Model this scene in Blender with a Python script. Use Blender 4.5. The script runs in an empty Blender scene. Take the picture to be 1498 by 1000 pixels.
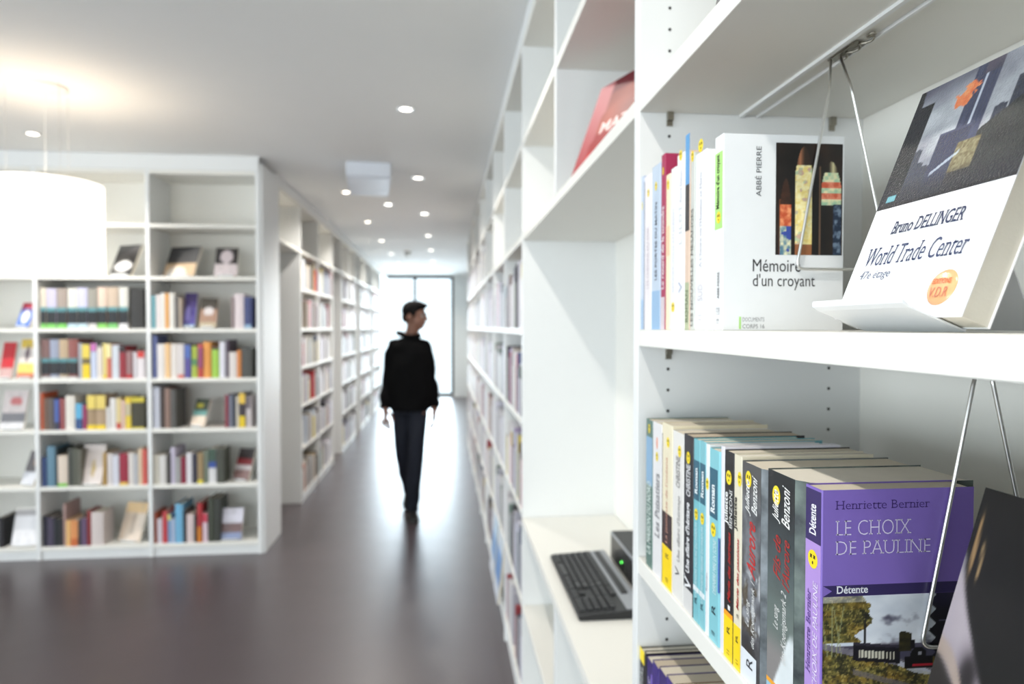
import bpy, bmesh, math, random
import numpy as np
from mathutils import Vector, Matrix
R = math.radians
random.seed(7)
sc = bpy.context.scene
COL = sc.collection

# ------------------------------------------------------------------ camera, sky, daylight, exposure
EYE, YAW, PITCH, F = 1.55, R(5.65), R(1.26), 998.7
cd = bpy.data.cameras.new('camera'); cam = bpy.data.objects.new('camera', cd); COL.objects.link(cam)
cam.location = (0, 0, EYE); cam.rotation_euler = (R(90) - PITCH, 0, -YAW)
cd.sensor_width = 36; cd.lens = 24; cd.clip_start = .02; cd.clip_end = 200
cd.dof.use_dof = True; cd.dof.focus_distance = .57; cd.dof.aperture_fstop = 5.2
sc.camera = cam
sc.view_settings.view_transform = 'Standard'; sc.view_settings.look = 'None'
sc.view_settings.exposure = 0.13; sc.view_settings.gamma = 1; sc.view_settings.use_curve_mapping = False

w = bpy.data.worlds.new('sky'); sc.world = w; w.use_nodes = True
bg = w.node_tree.nodes['Background']; bg.inputs[0].default_value = (.80, .90, 1, 1); bg.inputs[1].default_value = 2.2

def area(name, loc, rot, sx, sy, power, col, spread=180):
    l = bpy.data.lights.new(name, 'AREA'); l.shape = 'RECTANGLE'; l.size = sx; l.size_y = sy
    l.energy = power; l.color = col; l.spread = R(spread)
    o = bpy.data.objects.new(name, l); COL.objects.link(o); o.location = loc; o.rotation_euler = rot
    return o
# daylight through the three window walls the room has
area('daylight_end_window', (-.6, 15.45, 1.4), (R(-90), 0, 0), 2.0, 2.6, 220, (.78, .88, 1))
area('daylight_side_windows', (-7.2, -.3, 1.5), (0, R(-112), 0), 2.2, 6.4, 300, (.88, .94, 1))
area('daylight_back_windows', (-2.6, -4.7, 1.5), (R(108), 0, 0), 5.0, 2.2, 150, (.92, .96, 1))

# ------------------------------------------------------------------ helpers
CR = Vector((math.cos(YAW), -math.sin(YAW), 0))
CF = Vector((math.sin(YAW)*math.cos(PITCH), math.cos(YAW)*math.cos(PITCH), -math.sin(PITCH)))
CU = CR.cross(CF)
def ray(u, v): return CF + CR*((u-749)/F) - CU*((v-500)/F)
def on_x(u, v, X): d = ray(u, v); t = X/d.x; return Vector((X, d.y*t, EYE+d.z*t))
def on_y(u, v, Y): d = ray(u, v); t = Y/d.y; return Vector((d.x*t, Y, EYE+d.z*t))
def on_z(u, v, Z): d = ray(u, v); t = (Z-EYE)/d.z; return Vector((d.x*t, d.y*t, Z))

def lin(c):
    return tuple(((x/255)/12.92 if x/255 <= .04045 else ((x/255+.055)/1.055)**2.4) for x in c[:3])
MATS = {}
def mat(name, rgb=None, rough=.5, metal=0, emit=0, noise=0, nscale=40, bump=0, spec=.5, coat=0, objcol=False):
    if name in MATS: return MATS[name]
    m = bpy.data.materials.new(name); m.use_nodes = True; nt = m.node_tree; b = nt.nodes['Principled BSDF']
    b.inputs['Roughness'].default_value = rough; b.inputs['Metallic'].default_value = metal
    b.inputs['Specular IOR Level'].default_value = spec; b.inputs['Coat Weight'].default_value = coat
    src = None
    if objcol:
        oi = nt.nodes.new('ShaderNodeObjectInfo'); src = oi.outputs['Color']
    if rgb is not None: b.inputs['Base Color'].default_value = (*lin(rgb), 1)
    if noise or bump:
        tc = nt.nodes.new('ShaderNodeTexCoord'); n = nt.nodes.new('ShaderNodeTexNoise')
        n.inputs['Scale'].default_value = nscale; n.inputs['Detail'].default_value = 3
        nt.links.new(tc.outputs['Object'], n.inputs['Vector'])
    if noise:
        mr = nt.nodes.new('ShaderNodeMapRange'); mr.inputs['To Min'].default_value = 1-noise; mr.inputs['To Max'].default_value = 1+noise*.4
        nt.links.new(n.outputs['Fac'], mr.inputs['Value'])
        mx = nt.nodes.new('ShaderNodeMix'); mx.data_type = 'RGBA'; mx.blend_type = 'MULTIPLY'; mx.inputs['Factor'].default_value = 1
        if src: nt.links.new(src, mx.inputs[6])
        else: mx.inputs[6].default_value = (*lin(rgb), 1)
        nt.links.new(mr.outputs['Result'], mx.inputs[7]); src = mx.outputs[2]
    if src: nt.links.new(src, b.inputs['Base Color'])
    if bump:
        bp = nt.nodes.new('ShaderNodeBump'); bp.inputs['Strength'].default_value = bump; bp.inputs['Distance'].default_value = .002
        nt.links.new(n.outputs['Fac'], bp.inputs['Height']); nt.links.new(bp.outputs['Normal'], b.inputs['Normal'])
    if emit:
        b.inputs['Emission Color'].default_value = (*lin(rgb), 1); b.inputs['Emission Strength'].default_value = emit
    MATS[name] = m; return m
def mat_attr(name, rough=.4, coat=0, bump=0):
    if name in MATS: return MATS[name]
    m = mat(name, (128,128,128), rough, coat=coat, bump=bump, nscale=500)
    a = m.node_tree.nodes.new('ShaderNodeVertexColor'); a.layer_name = 'print'
    m.node_tree.links.new(a.outputs['Color'], m.node_tree.nodes['Principled BSDF'].inputs['Base Color'])
    return m
def mat_glass(name):
    m = bpy.data.materials.new(name); m.use_nodes = True; nt = m.node_tree; nt.nodes.clear()
    o = nt.nodes.new('ShaderNodeOutputMaterial'); t = nt.nodes.new('ShaderNodeBsdfTransparent'); g = nt.nodes.new('ShaderNodeBsdfGlossy')
    g.inputs['Roughness'].default_value = .02; t.inputs[0].default_value = (.95, .98, .97, 1)
    lw = nt.nodes.new('ShaderNodeFresnel'); mx = nt.nodes.new('ShaderNodeMixShader')
    nt.links.new(lw.outputs[0], mx.inputs[0]); nt.links.new(t.outputs[0], mx.inputs[1]); nt.links.new(g.outputs[0], mx.inputs[2])
    nt.links.new(mx.outputs[0], o.inputs[0]); return m

LAM = mat('white_laminate', (235, 233, 226), .42, noise=.015, nscale=6, spec=.4)
LAMEDGE = mat('laminate_edge', (234, 235, 234), .38, noise=.01, nscale=30, spec=.4)
WALLM = mat('wall_paint', (226, 228, 226), .75, noise=.02, nscale=8, bump=.05)
CEILM = mat('ceiling_paint', (240, 240, 238), .85, noise=.02, nscale=5, bump=.05)
STEEL = mat('bright_steel_wire', (225, 225, 222), .3, 1, noise=.03)
DARKSTEEL = mat('steel_clip', (165, 160, 148), .3, 1, noise=.1)
BLACKP = mat('black_plastic', (26, 27, 30), .45, noise=.08, nscale=200)
FRAMEM = mat('window_frame_paint', (26, 34, 40), .6, noise=.05)
GLASS = mat_glass('clear_glass')
BOOKC = mat('book_cover', None, .5, objcol=True, noise=.10, nscale=9)
PAGES = mat('book_pages', (222, 214, 196), .85, noise=.10, nscale=160)
HOLE = mat('pin_hole_dark', (40, 38, 36), .8, noise=.1)

class MB:
    def __init__(s): s.v = []; s.f = []; s.m = []
    def quad(s, a, b, c, d, mi=0):
        i = len(s.v); s.v += [tuple(a), tuple(b), tuple(c), tuple(d)]; s.f.append((i, i+1, i+2, i+3)); s.m.append(mi)
    def box(s, x0, x1, y0, y1, z0, z1, mi=0, M=None):
        i = len(s.v)
        P = [(x0,y0,z0),(x1,y0,z0),(x1,y1,z0),(x0,y1,z0),(x0,y0,z1),(x1,y0,z1),(x1,y1,z1),(x0,y1,z1)]
        if M: P = [tuple(M @ Vector(p)) for p in P]
        s.v += P
        for q in ((0,3,2,1),(4,5,6,7),(0,1,5,4),(1,2,6,5),(2,3,7,6),(3,0,4,7)):
            s.f.append(tuple(i+k for k in q)); s.m.append(mi)
    def prism(s, prof, z0, z1, mi=0, axis='z', M=None):   # prof: counter-clockwise (x,y)
        i = len(s.v); n = len(prof)
        for z in (z0, z1):
            for p in prof:
                q = (p[0], p[1], z) if axis == 'z' else ((p[0], z, p[1]) if axis == 'y' else (z, p[0], p[1]))
                s.v.append(tuple(M @ Vector(q)) if M else q)
        s.f.append(tuple(i+k for k in reversed(range(n)))); s.m.append(mi)
        s.f.append(tuple(i+n+k for k in range(n))); s.m.append(mi)
        for k in range(n):
            s.f.append((i+k, i+(k+1) % n, i+n+(k+1) % n, i+n+k)); s.m.append(mi)
    def tube(s, pts, rad, seg=10, mi=0, cap=True):
        pts = [Vector(p) for p in pts]; n = len(pts); base = len(s.v)
        rr = rad if isinstance(rad, (list, tuple)) else [rad]*n
        up = None
        for k, p in enumerate(pts):
            t = (pts[min(k+1, n-1)]-pts[max(k-1, 0)]).normalized()
            if up is None:
                up = t.cross(Vector((0, 0, 1)) if abs(t.z) < .9 else Vector((0, 1, 0))).normalized()
            a = (up - t*up.dot(t)).normalized(); up = a; b = t.cross(a)
            r = rr[k]; ra, rb = r if isinstance(r, (list, tuple)) else (r, r)
            for q in range(seg):
                th = 2*math.pi*q/seg
                s.v.append(tuple(p + a*math.cos(th)*ra + b*math.sin(th)*rb))
        for k in range(n-1):
            for q in range(seg):
                a0 = base+k*seg+q; a1 = base+k*seg+(q+1) % seg
                s.f.append((a0, a1, a1+seg, a0+seg)); s.m.append(mi)
        if cap:
            s.f.append(tuple(base+q for q in reversed(range(seg)))); s.m.append(mi)
            s.f.append(tuple(base+(n-1)*seg+q for q in range(seg))); s.m.append(mi)
    def lathe(s, prof, seg=32, mi=0, c=(0, 0)):
        base = len(s.v); n = len(prof)
        for r, z in prof:
            for q in range(seg):
                th = 2*math.pi*q/seg; s.v.append((c[0]+r*math.cos(th), c[1]+r*math.sin(th), z))
        for k in range(n-1):
            for q in range(seg):
                a0 = base+k*seg+q; a1 = base+k*seg+(q+1) % seg
                s.f.append((a0, a1, a1+seg, a0+seg)); s.m.append(mi)
    def mesh(s, name):
        me = bpy.data.meshes.new(name); me.from_pydata(s.v, [], s.f)
        me.polygons.foreach_set('material_index', s.m); me.update(); return me
    def build(s, name, mats, parent=None, loc=None, smooth=False, bevel=0, fix=True):
        me = s.mesh(name)
        for m in (mats if isinstance(mats, (list, tuple)) else [mats]): me.materials.append(m)
        if fix:
            bm = bmesh.new(); bm.from_mesh(me); bmesh.ops.recalc_face_normals(bm, faces=bm.faces); bm.to_mesh(me); bm.free()
        if smooth: me.polygons.foreach_set('use_smooth', [True]*len(me.polygons))
        o = bpy.data.objects.new(name, me); COL.objects.link(o)
        if parent: o.parent = parent
        if loc: o.location = loc
        if bevel:
            b = o.modifiers.new('bevel', 'BEVEL'); b.width = bevel; b.segments = 2; b.limit_method = 'ANGLE'
        return o
def tag(o, label=None, cat=None, group=None, kind=None):
    if label: o['label'] = label
    if cat: o['category'] = cat
    if group: o['group'] = group
    if kind: o['kind'] = kind
    return o
def empty(name, loc=(0, 0, 0), rz=0, label=None, cat=None, group=None, kind=None):
    o = bpy.data.objects.new(name, None); COL.objects.link(o); o.location = loc; o.rotation_euler = (0, 0, rz); o.empty_display_size = .05
    return tag(o, label, cat, group, kind)
def inst(name, me, parent=None, loc=(0, 0, 0), scale=(1, 1, 1), rz=0, color=None):
    o = bpy.data.objects.new(name, me); COL.objects.link(o)
    if parent: o.parent = parent
    o.location = loc; o.scale = scale; o.rotation_euler = (0, 0, rz)
    if color: o.color = (*lin(color), 1)
    return o

# ------------------------------------------------------------------ the room
XR, XL = .292, -1.247          # front planes of the shelving on the two sides of the corridor
CH = 2.70
def slab(name, x0, x1, y0, y1, z0, z1, m, kind='structure', parent=None):
    b = MB(); b.box(x0, x1, y0, y1, z0, z1); o = b.build(name, m, parent)
    if parent is None: o['kind'] = kind
    return o
FLOORM = mat('floor_vinyl', (66, 56, 60), .30, noise=.12, nscale=1.3, spec=.5)
nt = FLOORM.node_tree
tc = nt.nodes.new('ShaderNodeTexCoord'); n2 = nt.nodes.new('ShaderNodeTexNoise'); n2.inputs['Scale'].default_value = 5; n2.inputs['Detail'].default_value = 5
mr = nt.nodes.new('ShaderNodeMapRange'); mr.inputs['To Min'].default_value = .27; mr.inputs['To Max'].default_value = .37
nt.links.new(tc.outputs['Object'], n2.inputs['Vector']); nt.links.new(n2.outputs['Fac'], mr.inputs['Value'])
nt.links.new(mr.outputs['Result'], nt.nodes['Principled BSDF'].inputs['Roughness'])
nt.nodes['Principled BSDF'].inputs['Coat Weight'].default_value = .4; nt.nodes['Principled BSDF'].inputs['Coat Roughness'].default_value = .36
slab('floor', -7.3, .80, -4.8, 15.35, -.06, 0, FLOORM)
slab('ceiling', -7.3, .80, -4.8, 15.35, CH, CH+.12, CEILM)
slab('wall_right', .70, .80, -4.8, 15.35, 0, CH, WALLM)
def window_wall(prefix_wall, prefix_win, axis, at0, at1, a0, a1, openings, z0, z1, nsp):
    """a wall with openings; axis 'x': the wall runs along x at y=at0..at1, 'y': along y at x=at0..at1"""
    b = MB()
    def bb(p, q, za, zb):
        if q-p < 1e-4 or zb-za < 1e-4: return
        if axis == 'x': b.box(p, q, at0, at1, za, zb)
        else: b.box(at0, at1, p, q, za, zb)
    cur = a0
    for (p, q) in openings:
        bb(cur, p, 0, CH); bb(p, q, 0, z0); bb(p, q, z1, CH); cur = q
    bb(cur, a1, 0, CH)
    b.build(prefix_wall, WALLM)['kind'] = 'structure'
    mid = (at0+at1)/2
    for k, (p, q) in enumerate(openings):
        root = empty('%s_%d' % ('window', prefix_win+k), kind='structure')
        fr = MB()
        def fb(p_, q_, za, zb, t=.035):
            if axis == 'x': fr.box(p_, q_, mid-t, mid+t, za, zb)
            else: fr.box(mid-t, mid+t, p_, q_, za, zb)
        fb(p, q, z0, z0+.06); fb(p, q, z1-.06, z1); fb(p, p+.06, z0+.06, z1-.06); fb(q-.06, q, z0+.06, z1-.06)
        fr.build('window_frame', FRAMEM, root)
        for j in range(1, nsp):
            c = p+(q-p)*j/nsp; mu = MB()
            if axis == 'x': mu.box(c-.032, c+.032, mid-.035, mid+.035, z0+.06, z1-.06)
            else: mu.box(mid-.035, mid+.035, c-.022, c+.022, z0+.045, z1-.045)
            mu.build('mullion', FRAMEM, root)
        for j in range(nsp):
            p_ = p+(q-p)*j/nsp+.02; q_ = p+(q-p)*(j+1)/nsp-.02; g = MB()
            if axis == 'x': g.box(p_, q_, mid-.004, mid+.004, z0+.04, z1-.04)
            else: g.box(mid-.004, mid+.004, p_, q_, z0+.04, z1-.04)
            g.build('pane', GLASS, root)
# end of the corridor: two full-height panes in a dark frame
window_wall('wall_far', 1, 'x', 15.20, 15.34, -1.70, .70, [(-1.50, .205)], .02, 2.675, 2)
window_wall('wall_left', 2, 'y', -7.30, -7.16, -4.8, 5.3, [(-3.6, -.4), (-.3, 2.9)], .35, 2.6, 3)
window_wall('wall_back', 4, 'x', -4.80, -4.66, -7.16, .70, [(-5.1, -.1)], .35, 2.6, 4)
slab('wall_behind_bookcase', -7.16, -1.60, 5.152, 5.24, 0, CH, WALLM)
slab('wall_corridor_left', -2.35, -2.25, 5.24, 15.2, 0, CH, WALLM)
# skirting along the visible side of the end wall
slab('baseboard_far', .205, .31, 15.185, 15.20, 0, .08, LAMEDGE)

# ------------------------------------------------------------------ shelving
HX = None
def disc_mesh(name, r, t, seg=12, m=HOLE):
    b = MB(); b.prism([(r*math.cos(2*math.pi*k/seg), r*math.sin(2*math.pi*k/seg)) for k in range(seg)], 0, t)
    me = b.mesh(name); me.materials.append(m); return me
HOLEME = disc_mesh('pin_hole', .0024, .0003)
def bookcase(label, loc, rz, xs, depth, shelves, top, tshelf=.025, group='white bookcases', ends=(True, True), back=True, plinth=.09,
             rails=False, holes=(), uprights_z=None, fascia=CH, lip=.0):
    """local frame: x along the front, y into the case, z up. xs: left faces of the uprights (each .025 thick)"""
    root = empty('bookcase', loc, rz, label, 'bookcase', group)
    T = .025; n = len(xs)
    for k, x in enumerate(xs):
        if (k == 0 and not ends[0]) or (k == n-1 and not ends[1]): continue
        b = MB(); b.box(x, x+T, 0, depth, 0, top)
        u = b.build('upright', LAMEDGE, root, bevel=.0012)
        for (side, zs) in holes:
            if side[0] != k: continue
            for yy in (.047, .305):
                for z in zs:
                    o = inst('pin_hole', HOLEME, u, (x+(T+.0002 if side[1] > 0 else -.0002), yy, z)); o.rotation_euler = (0, R(90)*side[1], 0)
    for k in range(n-1):
        x0, x1 = xs[k]+T+.001, xs[k+1]-.001
        for z in shelves:
            b = MB(); b.box(x0, x1, .001, depth-.012, z-tshelf, z)
            s = b.build('shelf', LAM, root, bevel=.001)
            if rails and z > 1.0:
                for (ya, yb) in ((.156, .162), (.183, .187)):
                    r = MB(); r.box(x0, x1, ya, yb, z-tshelf-.004, z-tshelf+.0005); r.build('rail_lip', LAMEDGE, s)
        b = MB(); b.box(x0, x1, .001, depth-.012, top-T, top); b.build('top_board', LAM, root)
        if plinth:
            b = MB(); b.box(x0, x1, .012, .03, 0, shelves[0]-tshelf); b.build('plinth', LAMEDGE, root)
        if fascia > top+.002:
            b = MB(); b.box(xs[k], xs[k+1]+(T if (k == n-2 and ends[1]) else 0), .006+lip, .03+lip, top, fascia-.001); b.build('fascia', LAMEDGE, root)
    if back:
        b = MB(); b.box(xs[0]+(.001 if ends[0] else T), xs[-1]+(T-.001 if ends[1] else -.001), depth-.012, depth, .0, top); b.build('back_panel', LAM, root)
    return root
RS = [.144, .496, .848, 1.200, 1.546, 1.898, 2.250]
DEP = .357+.012
hz = [1.422+.032*k for k in range(-20, 25)]
hz = [z for z in hz if not any(s-.04 < z < s+.005 for s in RS)]
RY = [1.011+.7705*k for k in range(0, 11)]     # near faces of the uprights, right-hand side
# right-hand run: local x runs towards the camera (rz = -90 deg), origin at the far end of each case
def right_case(label, y0, y1, shelves, own_near=False, **kw):
    return bookcase(label, (XR, y1, 0), R(-90), [0-.025, (y1-y0)-.025+0.0], DEP, shelves, 2.62, **kw)
W = RY[1]-RY[0]
def rcase(label, k0, shelves, ends=(True, False), **kw):
    y1 = 1.036+W*(k0+1)
    return bookcase(label, (XR, y1, 0), R(-90), [0, W], DEP, shelves, 2.62, ends=ends, **kw)
# near case (its far upright is the one with the pin holes that faces the camera)
near = rcase('white bookcase holding the sharp paperbacks beside the computer desk', -1, RS, ends=(True, True), rails=True, holes=[((0, 1), hz)])
PINM = MB(); PINM.box(-.0045, .0045, 0, .007, -.012, 0); PINM.box(-.0045, .0045, 0, .0022, -.02, -.012); pin_me = PINM.mesh('shelf_pin'); pin_me.materials.append(DARKSTEEL)
for z in (1.200, 1.546, 1.898):
    for yy in (.047, .305):
        inst('shelf_pin', pin_me, near, (.025+.0005, yy, z-.025), rz=R(-90))
# desk case: open below 1.87 m, split by a short upright above and below
dk = empty('computer_bookcase', (XR, 1.036+2*W, 0), R(-90), 'white open bookcase bay with the worktop for the computer', 'bookcase', 'white bookcases')
def up(x, z0, z1):
    b = MB(); b.box(x, x+.025, 0, DEP, z0, z1); b.build('upright', LAMEDGE, dk, bevel=.0012)
up(0, 0, 2.62); up(W, 0, .804); up(W, 1.8985, 2.62)
def bd(x0, x1, z, nm='shelf', t=.025, m=LAM):
    b = MB(); b.box(x0, x1, .001, DEP-.012, z-t, z); return b.build(nm, m, dk, bevel=.001)
bd(.026, 2*W-.001, 1.898)
for z in (.144, .496): bd(.026, W-.001, z); bd(W+.026, 2*W-.001, z)
for z in (2.25, 2.62): bd(.026, W-.001, z, 'shelf' if z < 2.5 else 'top_board'); bd(W+.026, 2*W-.001, z, 'shelf' if z < 2.5 else 'top_board')
b = MB(); b.box(.001, 2*W-.001, DEP-.012, DEP, 0, 2.62); b.build('back_panel', LAM, dk)
b = MB(); b.box(.026, 2*W-.001, .012, .03, 0, .118); b.build('plinth', LAMEDGE, dk)
b = MB(); b.box(0, 2*W, .006, .03, 2.62, CH-.001); b.build('fascia', LAMEDGE, dk)
slab('worktop', XR-.002, XR+DEP-.013, 1.0375, 1.0355+2*W-.026, .805, .83, LAM, kind='thing')
tag(bpy.data.objects['worktop'], 'white worktop in the shelving under the keyboard and computer', 'worktop')
ordn = ['first', 'second', 'third', 'fourth', 'fifth', 'sixth', 'seventh', 'eighth']
for k in range(2, 10):
    rcase('white corridor bookcase, %s bay past the computer desk towards the window' % ordn[k-2], k, RS)
    if k == 9: pass
# left-hand bookcase, facing the camera
YL = 4.79
LS = [.085, .487, .865, 1.205, 1.540, 1.890, 2.240]
LX = [-3.40, -2.698, -1.985, -1.272]
LDEP = .36
lab = ['cream white bookcase bay cut off by the picture edge, beside the lamp', 'cream white bookcase bay behind the glowing drum lamp', 'cream white bookcase bay at the corridor corner']
for k in range(3):
    bookcase(lab[k], (LX[k], YL, 0), 0, [0, LX[k+1]-LX[k]], LDEP, LS, 2.60, ends=(True, k == 2), group='white bookcases', lip=-.02)
# end panel that closes the block towards the corridor
b = MB(); b.box(XL+.001, XL+.02, YL+.002, 5.26, 0, 2.66)
slab('end_panel', -1.246, -1.228, YL+.012, 5.262, 0, 2.655, LAMEDGE, kind='thing')
tag(bpy.data.objects['end_panel'], 'tall plain white panel closing the cream bookcase at the corridor corner', 'panel')
# left side of the corridor: cases between passages, a deep board running above all of them
CY = [(6.12, 7.85), (8.50, 9.88), (10.35, 11.77), (12.20, 13.60)]
cl = ['first', 'second', 'third', 'fourth']
CS = [.085, .487, .865, 1.205, 1.540, 1.890, 2.225]
for k, (a, b_) in enumerate(CY):
    wd = b_-a; half = (wd-.025)/2
    bookcase('white bookcase on the lamp side of the corridor, %s from the corner' % cl[k], (XL, a, 0), R(90),
             [0, half, 2*half], .34, CS, 2.62, group='white bookcases')
prev = 5.264
for k, (a, b_) in enumerate(CY+[(15.18, 0)]):
    g = empty('overhead_cabinet', (XL, prev, 0), R(90), 'white open cabinet bridging the %s passage of the corridor' % (cl+['last'])[k], 'cabinet', 'cabinets over the passages')
    wd = a-prev; b = MB(); b.box(.002, wd-.002, .001, .34, 2.20, 2.225); b.build('shelf', LAM, g, bevel=.001)
    b = MB(); b.box(.002, wd-.002, .001, .34, 2.595, 2.62); b.build('top_board', LAM, g)
    b = MB(); b.box(.002, wd-.002, .32, .34, 2.2255, 2.5945); b.build('back_panel', LAM, g)
    b = MB(); b.box(.002, wd-.002, .006, .03, 2.62, CH-.001); b.build('fascia', LAMEDGE, g)
    s = slab('niche_wall', XL-.95, XL-.90, prev+.004, a-.004, 0, 2.595, WALLM)
    prev = b_

# ------------------------------------------------------------------ lamps and things on the ceiling
GLOW = mat('downlight_glow', (255, 244, 225), .4, emit=9)
RING = mat('downlight_ring', (225, 225, 222), .35, noise=.02)
def downlight(x, y, label, power=54, group='recessed ceiling spotlights'):
    root = empty('ceiling_spotlight', (x, y, CH), 0, label, 'ceiling light', group)
    b = MB(); b.lathe([(.030, -.001), (.030, -.006), (.047, -.006), (.047, -.0005)], 24); b.build('trim_ring', RING, root, smooth=False)
    b = MB(); b.prism([(.0295*math.cos(2*math.pi*k/20), .0295*math.sin(2*math.pi*k/20)) for k in range(20)], -.003, -.001); b.build('lens', GLOW, root)
    l = bpy.data.lights.new('spot', 'SPOT'); l.energy = power; l.spot_size = R(140); l.spot_blend = .7; l.shadow_soft_size = .025; l.color = (1, .95, .88)
    o = bpy.data.objects.new('spot_lamp', l); COL.objects.link(o); o.parent = root; o.location = (0, 0, -.012)
for k, y in enumerate([.33, 2.0, 3.66, 5.33, 7.0, 8.68, 10.3, 12.0, 13.7]):
    downlight(-.2, y, ['recessed spotlight above the sharp bookcase', 'recessed spotlight above the computer desk', 'recessed spotlight in the row by the tall shelving, largest one seen',
        'recessed spotlight level with the white ceiling box', 'recessed spotlight just past the white ceiling box, shelving side', 'small recessed spotlight in the shelving-side row, before the sensor',
        'tiny recessed spotlight in the shelving-side row, near the window', 'next to last tiny recessed spotlight of the shelving-side row', 'added tiny spotlight ending the shelving-side row, brightening the window wall'][k], 40 if k < 2 else 46)  # the spot nearest the window is added to brighten the end wall
for k, y in enumerate([5.95, 7.60, 9.25, 10.9, 12.5, 14.1]):
    downlight(-.83, y, ['recessed spotlight beside the white ceiling box on its passage side', 'recessed spotlight over the passage-side bookcases, beyond the ceiling box', 'small recessed spotlight, third of the passage-side row',
        'tiny recessed spotlight, fourth of the passage-side row', 'next to last tiny recessed spotlight of the passage-side row', 'added tiny spotlight ending the passage-side row, brightening the window wall'][k])  # its window-end spot is an extra one, put in to lift the end wall
downlight(-.52, 6.5, 'recessed spotlight in the middle, right behind the ceiling box')
downlight(-2.43, 4.34, 'recessed spotlight in front of the cream bookcase, above the drum lamp', 75)
downlight(-4.1, 4.34, 'added unseen spotlight brightening the cream bookcase, out past the drum lamp', 75)  # out of view, added so the cream bookcase gets more light
# white box on the ceiling
BOXM = mat('ceiling_box_paint', (226, 230, 238), .5, noise=.02)
cb = empty('ceiling_unit', (-.524, 4.86, 0), R(6), 'white rectangular box unit fixed under the corridor ceiling', 'ceiling box')
b = MB(); b.box(-.153, .153, 0, .72, 2.60, CH-.001); b.build('housing', BOXM, cb, bevel=.006)
b = MB(); b.box(-.135, .135, .03, .69, 2.594, 2.6); b.build('cover_plate', BOXM, cb, bevel=.002)
sn = empty('smoke_detector', (-.56, 10.6, 0), 0, 'small round white smoke detector on the ceiling near the window', 'smoke detector')
b = MB(); b.lathe([(.001, 2.64), (.04, 2.64), (.055, 2.665), (.055, CH-.001)], 20); b.build('housing', RING, sn, smooth=True)
b = MB(); b.lathe([(.001, 2.615), (.018, 2.618), (.02, 2.64)], 16); b.build('sensor_head', RING, sn, smooth=True)
# drum pendant
SHADE = mat('lamp_shade_fabric', (255, 248, 238), .8, emit=1.6)
pl = empty('pendant_lamp', (-1.905, 3.50, 0), 0, 'large glowing white drum pendant lamp hanging on thin cables', 'pendant lamp')
b = MB(); rr = .243; b.lathe([(rr, 1.81), (rr, 2.235), (rr-.004, 2.24), (rr-.006, 2.235), (rr-.006, 1.812), (rr-.003, 1.81)], 56); b.build('lamp_shade', SHADE, pl, smooth=True)
DIFF = mat('lamp_diffuser', (255, 246, 232), .7, emit=1.2)
b = MB(); b.prism([((rr-.008)*math.cos(2*math.pi*k/48), (rr-.008)*math.sin(2*math.pi*k/48)) for k in range(48)], 1.822, 1.827); b.build('diffuser', DIFF, pl)
CAN = mat('lamp_canopy', (236, 234, 230), .4, noise=.02)
b = MB(); b.lathe([(.001, 2.688), (.09, 2.688), (.10, 2.692), (.10, CH-.001)], 32); b.build('canopy', CAN, pl, smooth=True)
WIRE = mat('lamp_cable', (200, 196, 190), .4, 0, noise=.05)
for a in (200, 320, 80):
    x, y = math.cos(R(a)), math.sin(R(a))
    b = MB(); b.tube([(.155*x, .155*y, CH-.001), (.155*x, .155*y, 2.22)], .0010, 6); b.build('cable', WIRE, pl)
b = MB(); b.tube([(0, 0, 2.689), (0, 0, 2.19)], .0014, 8); b.build('power_cord', CAN, pl)
b = MB()
for a in (20, 140, 260): b.tube([(0, 0, 2.2), ((rr-.006)*math.cos(R(a)), (rr-.006)*math.sin(R(a)), 2.2)], .003, 6)
b.build('spider_frame', WIRE, pl)
BULB = mat('bulb_glass', (255, 236, 205), .3, emit=3)
b = MB(); b.lathe([(.001, 2.02), (.02, 2.025), (.032, 2.05), (.03, 2.09), (.014, 2.13), (.014, 2.19), (.001, 2.19)], 16); b.build('bulb', BULB, pl, smooth=True)
l = bpy.data.lights.new('pendant', 'POINT'); l.energy = 1.5; l.shadow_soft_size = .06; l.color = (1, .86, .68)
o = bpy.data.objects.new('pendant_light', l); COL.objects.link(o); o.parent = pl; o.location = (0, 0, 1.97)

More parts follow.
